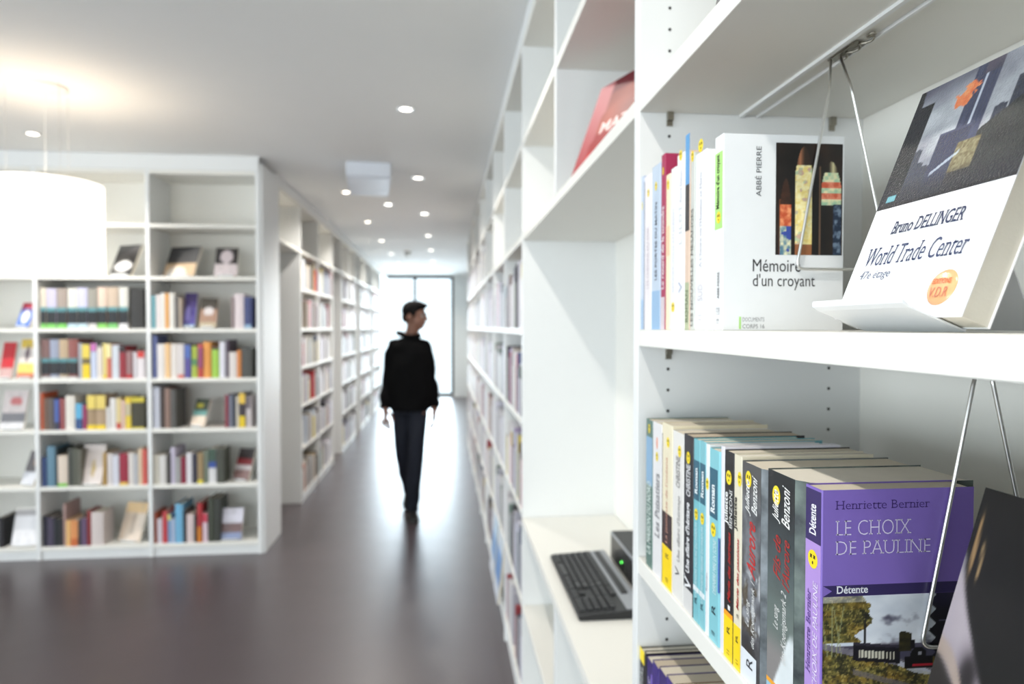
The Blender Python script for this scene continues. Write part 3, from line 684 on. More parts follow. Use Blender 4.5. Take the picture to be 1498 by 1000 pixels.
def train(s, t):     # a steam train in autumn hills under a cloud of white steam
    t = (t-.45)/.55
    n = fbm(s*6, t*6, 5); n2 = fbm(s*40+3, t*24, 3); n3 = _T[int(s*110) % 64, int(t*64) % 64]
    m_ = fbm(s*9+2, t*11+5, 4)
    fol = mix(mix((40, 42, 28), (140, 128, 66), n2*1.9-.45), (150, 112, 40), max(0, m_*1.6-.7))
    if n3 > .88: fol = mix(fol, (206, 186, 110), .5)
    if n3 < .12: fol = mix(fol, (34, 30, 34), .6)
    x, y = s, t
    ridge = .98-.9*max(0, x-.20) if x < .55 else .62
    c = None
    left = x < .20 + .16*fbm(y*7, 2, 4) + .05*(n-.5) - .12*max(0, .62-y)
    edge = .30 + .25*(x-.3)
    if y > .93 and left: c = mix((214, 214, 216), fol, n)
    elif left and y > .50: c = fol
    else:
        sm = sstep(.30, .46, fbm(x*4+1, y*4+2, 5) + (y-.62)*.9 - max(0, x-.78)*2.5)
        dark = mix((58, 58, 84), (96, 92, 104), fbm(x*9, y*9)); 
        if x < .5 and y < .78-(x-.26)*.9: dark = mix((66, 62, 78), (108, 100, 110), n)
        c = mix(dark, mix((196, 204, 216), (236, 240, 246), n), sm) if y > .46 else dark
    if x > .735+.02*math.sin(y*40): c = mix((22, 20, 30), (38, 34, 60), sstep(.7, 1, y))
    # slope in front
    g = .50-.40*x
    if y < g: 
        c = fol if n2 > .35 else mix(fol, (44, 42, 30), .6)
        if abs(y-(g-.03)) < .035+.02*x: c = mix((96, 92, 104), (140, 136, 142), n2)
        if abs(y-(g-.22-.1*x)) < .03 and x > .2: c = mix(c, (110, 104, 112), .7)
        if x > .5 and abs(y-(.30-.55*(x-.5)-.05)) < .05*(1-abs(x-.62)*5): c = mix(c, (220, 226, 240), .75)
    # tender trees
    if x < .16:
        for k in range(5):
            if abs(x-(.03+.03*k)-.10*(y-.4)*((k % 3)-1)) < .0035 and .35 < y < .9: c = mix(c, (160, 164, 120), .7)
    if abs(x-.275-.01*y) < .005 and .30 < y < .82: c = (34, 32, 36)
    if (abs(y-.79) < .006 or abs(y-.76) < .006) and abs(x-.283) < .018: c = (34, 32, 36)
    # carriage
    yb = .44-.18*(x-.2)
    if .20 < x < .52 and yb-.14 < y < yb+.06:
        c = (28, 26, 34)
        if yb-.10 < y < yb-.02 and .24 < x < .49: c = (208, 204, 186) if int(x*85) % 2 == 0 else (40, 38, 40)
        if y > yb+.03: c = (52, 48, 60)
    if .51 < x < .60 and .38 < y < .60-abs(x-.54)*.6: c = mix((72, 66, 34), (36, 34, 26), n2*1.2)
    # engine
    if (x-.645)**2/.055**2+(y-.33)**2/.085**2 < 1: c = (16, 15, 18)
    if .55 < x < .75 and .18 < y < .31: c = (18, 16, 20)
    if .59 < x < .62 and .40 < y < .50: c = (18, 17, 22)
    if (x-.655)**2/.012**2+(y-.345)**2/.02**2 < 1: c = (150, 150, 160)
    if .60 < x < .745 and abs(y-.215) < .011: c = (176, 34, 50)
    if x > .745:
        if y < .30-.2*(x-.745): c = mix((70, 62, 34), (150, 122, 40), n2*1.4-.2) if y > .16 else (24, 22, 26)
        if abs(y-.70+.05*(x-.8)) < .004: c = (90, 88, 110)
    return c
picture(pur, 130, 150, train, (.0015, 0, .001), (1, 0, 0), (0, 0, 1), WP-.0022, zlo-.0011, PRINT)

# bottom shelf, only the tops show
B_ = row(ZB, [
 (936.2, 944.8, 947, .16, (40, 38, 42), 'black paperback with yellow corner label, first on the bottom visible shelf', dict(pg=2)),
 (945.2, 948.0, 955, .16, (34, 32, 36), 'thin black hardback behind the purple row on the bottom shelf', dict(pg=0)),
 (948.6, 956.4, 962, .135, (58, 44, 110), 'first dark purple paperback of the bottom row', dict(pg=0)),
 (956.8, 966.0, 968, .135, (66, 50, 124), 'second dark purple paperback of the bottom row', dict(pg=3)),
 (966.4, 977.0, 978, .135, (58, 44, 110), 'third dark purple paperback of the bottom row', dict(pg=0)),
 (977.4, 990.0, 990, .135, (70, 54, 130), 'fourth dark purple paperback of the bottom row', dict(pg=1)),
 (990.4, 1008.0, 1004, .135, (120, 90, 60), 'brown paperback closing the bottom row', dict(pg=0))])
spine_band(B_[0], .195, .215, (250, 222, 40)); stext(B_[0], 'ROSENTHAL', .2, .8, .10, .19, (190, 190, 190))
for q in B_[2:6]: spine_band(q, .02, .20, (136, 112, 200), .0, .2); stext(q, 'LA DAME DU LAC', .35, .75, .09, .19, (214, 208, 236), bold=.01)

# --- displayed books that lean back on an easel
def display(name, label, loc, rz, lean, w, h, t, covm, group='books displayed face out', pg=0, cat='book', spine_far=True):
    """local: x = 0 the cover plane (faces -x), y 0..w with the spine at y = w, z up; leans back about the lower edge"""
    root = empty(name, loc, rz, label, cat, group); root.rotation_mode = 'XYZ'
    root.rotation_euler = Matrix.Rotation(rz, 4, 'Z').to_3x3().to_4x4().to_euler() if not lean else (Matrix.Rotation(rz, 4, 'Z') @ Matrix.Rotation(lean, 4, 'Y')).to_euler()
    c = .0006; b = MB()
    b.box(0, c, 0, w, 0, h); b.box(t-c, t, 0, w, 0, h); b.box(c, t-c, w-c, w, 0, h); b.build('cover', covm, root)
    b = MB(); b.box(c, t-c, .002, w-c, .001, h-.001); b.build('page_block', pmat(pg), root)
    return root
EASEL = mat('white_easel_plastic', (236, 238, 240), .3, spec=.5, noise=.01)
def easel_mesh(w, h, lip, lipup):
    b = MB(); k = .0012
    b.box(0, k, 0, w, 0, h); b.box(-lip, 0, 0, w, -k, 0); b.box(-lip, -lip+k, 0, w, 0, lipup)
    return b
def seat(t, lean): return (t+.0017)*math.sin(lean)+.0020*math.cos(lean)      # how far the lower edge of a displayed book stays above the shelf
def easel(loc, rz, lean, yo, w, h, t, lip=.03, label='', group='easels under displayed books'):
    """same origin and tilt as its book: a back plate behind the book (t thick), a lip under it that turns up in front, a strut"""
    L3 = Vector(loc) + Matrix.Rotation(rz, 3, 'Z') @ Vector((0, yo, 0)); so = seat(t, lean)
    root = empty('book_easel', L3, 0, label, 'book easel', group); root.rotation_euler = (Matrix.Rotation(rz, 4, 'Z') @ Matrix.Rotation(lean, 4, 'Y')).to_euler()
    b = MB(); b.box(t+.0003, t+.0015, 0, w, -.0016, h); b.build('back_plate', EASEL, root, bevel=.0003)
    b = MB(); b.prism([(t+.0003, -.0016), (-lip*.75, -.0016), (-lip*.95, -.0006), (-lip, .0018), (-lip, .0043), (-lip+.0012, .0043), (-lip+.0012, .0022), (-lip*.75, -.0002), (t+.0003, -.0002)], 0, w, axis='y'); b.build('lip', EASEL, root, bevel=.0003)
    zz = .75*h; top = Vector((t+.0016, 0, zz)); wt_ = Matrix.Rotation(lean, 3, 'Y') @ top
    foot = Matrix.Rotation(-lean, 3, 'Y') @ Vector((wt_.x+.035, 0, -so+.0012))
    b = MB(); b.quad((top.x, w*.3, top.z), (top.x, w*.7, top.z), (foot.x, w*.75, foot.z), (foot.x, w*.25, foot.z)); o = b.build('rear_strut', EASEL, root)
    m = o.modifiers.new('solid', 'SOLIDIFY'); m.thickness = .001
    return root
COVW = mat('white_cover', (240, 241, 243), .3, noise=.01)
LN = R(22)
wy1, ww, wh = .561, .146, .2110
wt = display('displayed_book', 'white paperback leaning on an easel with a photo of burning towers, World Trade Center', (.336, wy1-ww, ZM+seat(.022, LN)), 0, LN, ww, wh, .022, COVW, pg=2)
# the cover faces -x: the reader's left is +y
def dtext(root, s, s0, s1, t0, t1, rgb, wd, **kw): return text(s, root, (-.0002, wd-s0, t0), (0, -1, 0), (0, 0, 1), s1-s0, t1-t0, rgb, **kw)
NAVY = (34, 46, 82)
dtext(wt, 'Bruno DELLINGER', .033, .112, .074, .0855, NAVY, ww, serif=True, bold=.012, shear=.22)
dtext(wt, 'World Trade Center', .014, .127, .047, .0635, (38, 54, 96), ww, serif=True, bold=-.004, shear=.25)
dtext(wt, '47e étage', .014, .053, .0335, .0425, (90, 100, 128), ww, serif=True, bold=-.005, shear=.25)
def towers(s, t):
    n = fbm(s*5, t*6, 5); sky = mix((120, 122, 132), (214, 218, 222), n*1.1); sky = mix(sky, (92, 92, 108), sstep(.75, 1.05, t)*(1-s)*1.2)
    c = sky
    if s < .04+.12*(1-t) or (s < .17 and t < .86 and s < .16): c = mix((26, 28, 32), (50, 52, 60), n)
    sk = [(.16, .22, .46), (.2, .27, .34), (.25, .33, .30), (.60, .68, .44), (.68, .76, .60), (.77, .90, .78), (.9, 1.0, .70)]
    for a, b_, hh in sk:
        if a < s < b_ and t < hh - .04*abs(s-(a+b_)/2)/(b_-a): c = mix((60, 64, 76), (84, 88, 100), _T[int(s*80) % 64, int(t*60) % 64]*.4)
    if s > .55 and t < .40+.30*(s-.55)/.45: c = mix((44, 46, 48), (66, 68, 66), n)
    if .44 < s < .62 and t < 1.1:
        c = mix((66, 70, 92), (92, 96, 118), _T[int(s*90) % 64, int(t*8) % 64]*.6)
        if abs(s-.53) < .006: c = (200, 206, 220)
        if t > .9 and s > .5: c = mix((56, 58, 74), (120, 110, 122), n)
    if .33 < s < .56 and t < .53: c = (64, 68, 88) if t < .51 else (84, 88, 108)
    if .50 < s < .66 and t < .40:
        c = mix((150, 142, 110), (110, 100, 74), _T[int(s*70) % 64, int(t*50) % 64]) if t > .16 else (56, 56, 54)
    if abs(t-.22-(s-.4)*.75+.02*(n-.5)) < .014 and .36 < s < .54: c = mix(c, (200, 214, 226), .75)
    d = ((s-.43)/.085)**2+((t-.80-(s-.44)*.5)/.075)**2 + (fbm(s*16, t*16)-.5)*3.4
    if d < 1: c = mix((226, 96, 60), (250, 190, 130), fbm(s*26, t*26))
    if t < .24: c = mix(c, (46, 48, 54), sstep(.24, .05, t)*.85)
    if .06 < s < .14 and .05 < t < .11: c = (110, 170, 180)
    if t < .025: c = (30, 30, 36)
    return c
picture(wt, 120, 100, towers, (-.0001, ww, .1005), (0, -1, 0), (0, 0, 1), ww, wh-.1005, PRINTG)
bdg = MB(); bdg.lathe([(.0001, .0016), (.010, .0014), (.0128, .0008), (.0135, 0)], 28)
def badgec(s, t): return mix((250, 196, 110), (226, 170, 190), s*.6+(1-t)*.5)
o = bdg.build('round_badge', mat('badge_orange', (246, 186, 132), .25, coat=.5, noise=.15, nscale=90), wt, (-.0001, ww-.1175, .0225), smooth=True); o.rotation_euler = (0, R(-90), 0)
text('EDITIONS', wt, (-.0018, ww-.1085, .0245), (0, -1, 0), (0, 0, 1), .018, .0042, (214, 110, 60), bold=.02)
text('V.D.R', wt, (-.0018, ww-.1090, .0145), (0, -1, 0), (0, 0, 1), .0175, .0075, (204, 120, 96), bold=.0)
easel((.336, wy1-ww, ZM+seat(.022, LN)), 0, LN, .022, .114, .15, .022, .029, 'white plastic easel holding the World Trade Center book')
# dark book, lower shelf
bdk = display('displayed_book', 'large dark glossy book leaning on the lower shelf in front of the purple one', (.300, .433-.165, ZL+seat(.022, R(17))), 0, R(17), .165, .2415, .022, mat('glossy_black_cover', (34, 33, 36), .2, coat=.3, noise=.1), pg=2)
def darkp(s, t):
    n = fbm(s*5, t*6, 4); c = mix((24, 23, 25), (46, 44, 46), n)
    e = .34*(1-sstep(.30, .82, t))+.01                    # pale sleeve spreading downwards
    pal = mix((176, 166, 180), (206, 196, 204), n); pal = mix(pal, (76, 68, 74), (1-sstep(.0, .09, abs(s-.17)))*(1-sstep(.50, .62, t)))
    c = mix(c, pal, (1-sstep(e-.02, e+.02, s))*(1-sstep(.78, .84, t)))
    c = mix(c, mix((50, 45, 46), (104, 94, 88), n), (1-sstep(.50-.62*s, .56-.62*s, t)))
    c = mix(c, mix((212, 194, 180), (170, 150, 140), n), (1-sstep(.012, .035, abs(t-(.54-.60*s+.02*math.sin(s*20)))))*.9)
    c = mix(c, (206, 164, 112), (1-sstep(.004, .012, abs(s-.03-.05*(.95-t))))*(1-sstep(.05, .13, abs(t-.84))))
    c = mix(c, (206, 170, 120), (1-sstep(.003, .009, abs(s-.075-.05*(.88-t))))*(1-sstep(.03, .08, abs(t-.80))))
    if t < .22 and s > .1: c = mix((40, 36, 36), (84, 74, 68), n)
    k_ = .5+.3*sstep(80, 150, sum(c)/3); return tuple(q*k_ for q in c)
picture(bdk, 96, 120, darkp, (-.0001, .165, 0), (0, -1, 0), (0, 0, 1), .165, .2415, PRINTD)
easel((.300, .433-.165, ZL+seat(.022, R(17))), 0, R(17), .025, .114, .16, .022, .026, 'white plastic easel under the large dark glossy book')
# dark book on the shelf above
tb = display('displayed_book', 'dark book on the top shelf, just its lower corner showing', (.298, .565, 1.8985+.004), 0, R(10), .17, .24, .02, mat('charcoal_cover', (62, 64, 66), .4, noise=.1))
# red magazine in the desk bay
rb = display('displayed_book', 'glossy red magazine leaning on the high shelf above the computer', (.302+.118, 1.30, 1.8985+.004), R(19.4), R(21), .355, .25, .006, mat('red_cover', (186, 60, 60), .25, coat=.3, noise=.1))
def redp(s, t):
    n = fbm(s*4, t*5, 4); c = mix((140, 16, 22), (176, 52, 44), n)
    if t < .22: c = mix((60, 76, 40), (190, 60, 60), sstep(.1, .3, t+.2*n))
    if s > .16 and .45 < t < .85: c = mix((180, 84, 62), (120, 46, 38), n)
    if t > .85: c = (104, 20, 34)
    if s < .10+.1*t: c = mix((160, 60, 64), (190, 120, 122), t)
    return c
picture(rb, 30, 24, redp, (-.0001, .355, 0), (0, -1, 0), (0, 0, 1), .355, .25, PRINTD)
text('MATERIEL', rb, (-.0004, .355-.07, .105), (0, -1, 0), (0, 0, 1), .25, .03, (240, 206, 200), bold=.02)
# wire book supports hanging from the rails
def round_path(pts, r=.012, n=5):
    out = [Vector(pts[0])]
    for a, b_, c in zip(pts, pts[1:], pts[2:]):
        a, b_, c = Vector(a), Vector(b_), Vector(c); p = b_+(a-b_).normalized()*r; q = b_+(c-b_).normalized()*r
        for k in range(n+1):
            t = k/n; out.append(p*(1-t)**2+b_*2*t*(1-t)+q*t*t)
    out.append(Vector(pts[-1])); return out
def wire(label, rail, yp, left, corner, right, top):
    """a loop that hangs in the plane y = yp in front of a cover, hooked into the rail at rail"""
    root = empty('wire_book_support', rail, 0, label, 'book support', 'wire supports hanging from the shelf rails'); T = Vector(rail)
    def Q(p): return on_y(*p, yp)-T
    a_, c_ = Q(left), Q(corner); zb = c_.z-.001
    kl = (zb-a_.z)/(c_.z-a_.z); bl = a_+(c_-a_)*kl
    r0, r1 = Q(right[0]), Q(right[1]); kr = (zb-r0.z)/(r1.z-r0.z); br = r0+(r1-r0)*kr
    tl = Vector((-.004, .003, .0)); tr = Vector((.004, -.005, .0)); bm_ = (bl+br)/2; bm_.z = zb
    def upto(p, q, z): return p+(q-p)*((z-p.z)/(q.z-p.z))
    P = [tl, upto(a_, c_, top-T.z), bl, br, upto(r0, r1, top-T.z), tr]
    b = MB(); b.tube(round_path(P, .010), .0017, 10); b.build('wire_loop', STEEL, root, smooth=True)
    b = MB(); P = []
    for k in range(26):
        t = k/25; P.append(tr+Vector((.0035*math.sin(t*15), -.060*t, -.001-.0012*math.cos(t*15))))
    b.tube(P, .0014, 8); b.build('hook_clip', DARKSTEEL, root, smooth=True)
    b = MB(); b.tube([Vector((.0032*math.cos(2*math.pi*k/16), -.070+.0055*math.sin(2*math.pi*k/16), 0)) for k in range(17)], .0013, 8, cap=False); b.build('hook_eye', DARKSTEEL, root, smooth=True)
    b = MB(); b.box(-.005, .005, -.05, .008, .0008, .0018); b.build('rail_slide', DARKSTEEL, root)
    return root
wire('steel wire loop pressing on the stained glass book', (.466, .782, 1.8695), mem.location.y-.003, (1213, 130), (1165, 392), ((1243, 115), (1282, 300)), 1.822)
wire('steel wire loop pressing on the purple train book', (.4625, .535, 1.5172), pur.location.y-.003, (1425, 557), (1348, 945), ((1452, 557), (1480, 690)), 1.512)
# ------------------------------------------------------------------ keyboard and computer on the worktop
KEYM = mat('key_plastic', (34, 35, 38), .4, noise=.05, nscale=300); GREYP = mat('silver_grey_plastic', (150, 154, 160), .35, noise=.03)
ZD = .8302
kb = empty('keyboard', (.326, 1.63, ZD), 0, 'black computer keyboard with grey media strip on the white worktop', 'keyboard')
# local: x away from the corridor, y along the desk (numeric pad at low y)
KL = .452
b = MB(); b.prism([(0, .002), (.006, 0), (.168, 0), (.172, .004), (.172, .020), (.166, .024), (.118, .021), (.0, .013)], 0, KL, axis='y'); b.build('case', BLACKP, kb, bevel=.0015)
b = MB(); b.prism([(.122, .0218), (.166, .0244), (.166, .0254), (.122, .0228)], .006, KL-.006, axis='y'); b.build('grey_strip', GREYP, kb)
b = MB(); b.prism([(.132, .0226), (.150, .0238), (.150, .0282), (.132, .027)], .10, KL-.02, axis='y'); b.build('media_key_bar', BLACKP, kb, bevel=.002)
kp = MB(); kp.v = [(-.5, -.5, 0), (.5, -.5, 0), (.5, .5, 0), (-.5, .5, 0), (-.4, -.4, 1), (.4, -.4, 1), (.4, .4, 1), (-.4, .4, 1)]
kp.f = [(0,3,2,1),(4,5,6,7),(0,1,5,4),(1,2,6,5),(2,3,7,6),(3,0,4,7)]; kp.m = [0]*6; key_me = kp.mesh('key'); key_me.materials.append(KEYM)
LEG = mat('key_legend', (150, 152, 156), .5, noise=.02)
pitch = .0188; top = KL-.008
def key(xr, yc, wd=1):
    x = .0105+xr*pitch; z = .0128+.0068*(x/.118)
    inst('key', key_me, kb, (x, yc, z), (.0172, wd*pitch-.0016, .0065))
rows = [([1.25, 1.25, 1.25, 5.9, 1.25, 1.0, 1.0, 1.25]), ([1.25]+[1]*11+[2.75]), ([1.75]+[1]*11+[2.25]), ([1.5]+[1]*12+[1.5]), ([1]*13+[2]), ]
for r, ws in enumerate(rows):
    y = top-.002; sc_ = 15/sum(ws)
    for wd in ws:
        wd *= sc_; key(r+.2, y-wd*pitch/2, wd); y -= wd*pitch
for k in range(15): key(5.25, top-.002-(k+.5)*pitch)
y0 = top-.002-15.2*pitch
for (r, k) in [(0, 0), (0, 1), (0, 2), (1, 1), (3, 0), (3, 1), (3, 2), (4, 0), (4, 1), (4, 2), (5.05, 0), (5.05, 1), (5.05, 2)]: key(r+.2, y0-(k+.5)*pitch)
y0 -= 3.2*pitch
for r in range(5):
    for k in range(4): key(r+.2, y0-(k+.5)*pitch)
b = MB(); b.box(.045, .070, y0+.02, y0+.05, .0165, .0167); 
pc = empty('small_computer', (.512, 1.765, ZD), 0, 'small black desktop computer with a green light behind the keyboard', 'computer')
b = MB(); b.box(.004, .125, 0, .30, .003, .088); b.build('case', BLACKP, pc, bevel=.002)
b = MB(); b.box(0, .0045, .002, .298, .006, .080); b.build('front_panel', mat('glossy_black_panel', (20, 21, 24), .3, noise=.1), pc, bevel=.001)
b = MB(); b.box(-.001, .004, .001, .299, .080, .086); b.build('silver_trim', GREYP, pc, bevel=.0008)
for k in range(9):
    b = MB(); b.box(-.0006, .001, .02, .13, .014+k*.006, .0165+k*.006); b.build('vent_slot', HOLE, pc)
LED = mat('green_led', (90, 230, 90), .3, emit=5); b = MB(); b.prism([(.0035*math.cos(k*math.pi/6), .0035*math.sin(k*math.pi/6)) for k in range(12)], 0, .001); o = b.build('power_light', LED, pc, (-.001, .165, .036)); o.rotation_euler = (0, R(-90), 0)
for (yy) in (.02, .28):
    b = MB(); b.box(.01, .03, yy-.01, yy+.01, 0, .003); b.build('foot', BLACKP, pc)
CAB = mat('white_cable', (214, 216, 216), .45, noise=.02)
b = MB(); P = [(.502, 2.02, ZD+.004), (.49, 2.05, ZD+.004), (.478, 2.04, ZD+.003), (.474, 1.98, ZD+.0025), (.484, 1.92, ZD+.0025), (.505, 1.86, ZD+.0025), (.509, 1.80, ZD+.0025), (.506, 1.72, ZD+.0025)]
def smoothp(P, n=6):
    out = []
    P = [Vector(p) for p in P]
    for i in range(len(P)-1):
        p0, p1, p2, p3 = P[max(i-1, 0)], P[i], P[i+1], P[min(i+2, len(P)-1)]
        for k in range(n):
            t = k/n; out.append(.5*((2*p1)+(p2-p0)*t+(2*p0-5*p1+4*p2-p3)*t*t+(3*p1-p0-3*p2+p3)*t**3))
    out.append(P[-1]); return out
b.tube(smoothp(P), .0022, 8); tag(b.build('cable', CAB, smooth=True), 'thin white cable curling between keyboard and computer', 'cable')

# ------------------------------------------------------------------ simple books for the farther shelves
def unit_book():
    b = MB(); c = .035
    b.box(0, 1, 0, .09, 0, 1, 0); b.box(0, 1, .91, 1, 0, 1, 0)
    # rounded spine
    pr = [(.03, .09), (0, .09), (-.012, .3), (-.016, .5), (-.012, .7), (0, .91), (.03, .91)]
    b.prism(pr, 0, 1, 0)
    b.box(.03, .97, .09, .91, .012, .975, 1)
    me = b.mesh('book'); me.materials.append(BOOKC); me.materials.append(PAGES)
    bm = bmesh.new(); bm.from_mesh(me); bmesh.ops.recalc_face_normals(bm, faces=bm.faces); bm.to_mesh(me); bm.free(); return me
UB = unit_book()
bandb = MB(); bandb.box(-.02, .0, .02, .98, 0, 1); BANDME = bandb.mesh('spine_band'); BANDME.materials.append(BOOKC)
def cname(c):
    r, g, b_ = c; mx, mn = max(c), min(c); l = (mx+mn)/2
    if mx-mn < 26:
        return 'white' if l > 205 else 'light grey' if l > 160 else 'grey' if l > 95 else 'charcoal' if l > 55 else 'black'
    import colorsys
    h, s, v = colorsys.rgb_to_hsv(r/255, g/255, b_/255); h *= 360
    base = 'red' if h < 14 or h > 345 else 'orange' if h < 38 else 'yellow' if h < 64 else 'green' if h < 165 else 'teal' if h < 195 else 'blue' if h < 250 else 'purple' if h < 300 else 'pink'
    if base in ('orange', 'yellow') and s < .38: return 'cream' if v > .8 else 'tan' if v > .55 else 'brown'
    if base in ('orange', 'yellow', 'red') and v < .5: return 'dark brown'
    if s < .2: return 'pale '+base
    return ('dark ' if v < .5 else 'light ' if (v > .85 and s < .45) else '')+base
ORD = ['first', 'second', 'third', 'fourth', 'fifth', 'sixth', 'seventh', 'eighth', 'ninth', 'tenth', 'eleventh', 'twelfth', 'thirteenth', 'fourteenth', 'fifteenth',
       'sixteenth', 'seventeenth', 'eighteenth', 'nineteenth', 'twentieth', 'twenty-first', 'twenty-second', 'twenty-third', 'twenty-fourth', 'twenty-fifth', 'twenty-sixth', 'twenty-seventh', 'twenty-eighth', 'twenty-ninth', 'thirtieth']
SHN = {0: 'bottom shelf', 1: 'second shelf up', 2: 'third shelf up', 3: 'fourth shelf up', 4: 'fifth shelf up', 5: 'sixth shelf up', 6: 'top shelf'}
def small_book(loc, rz, dep, th, h, col, label, group, bands=()):
    o = inst('book', UB, None, loc, (dep, th, h), rz, col); tag(o, label, 'book', group)
    for (z0, z1, c) in bands:
        q = inst('spine_band', BANDME, o, (-.014, 0, z0), (1, 1, z1-z0), 0, c)
    return o
G = lambda v: (v, v, v)
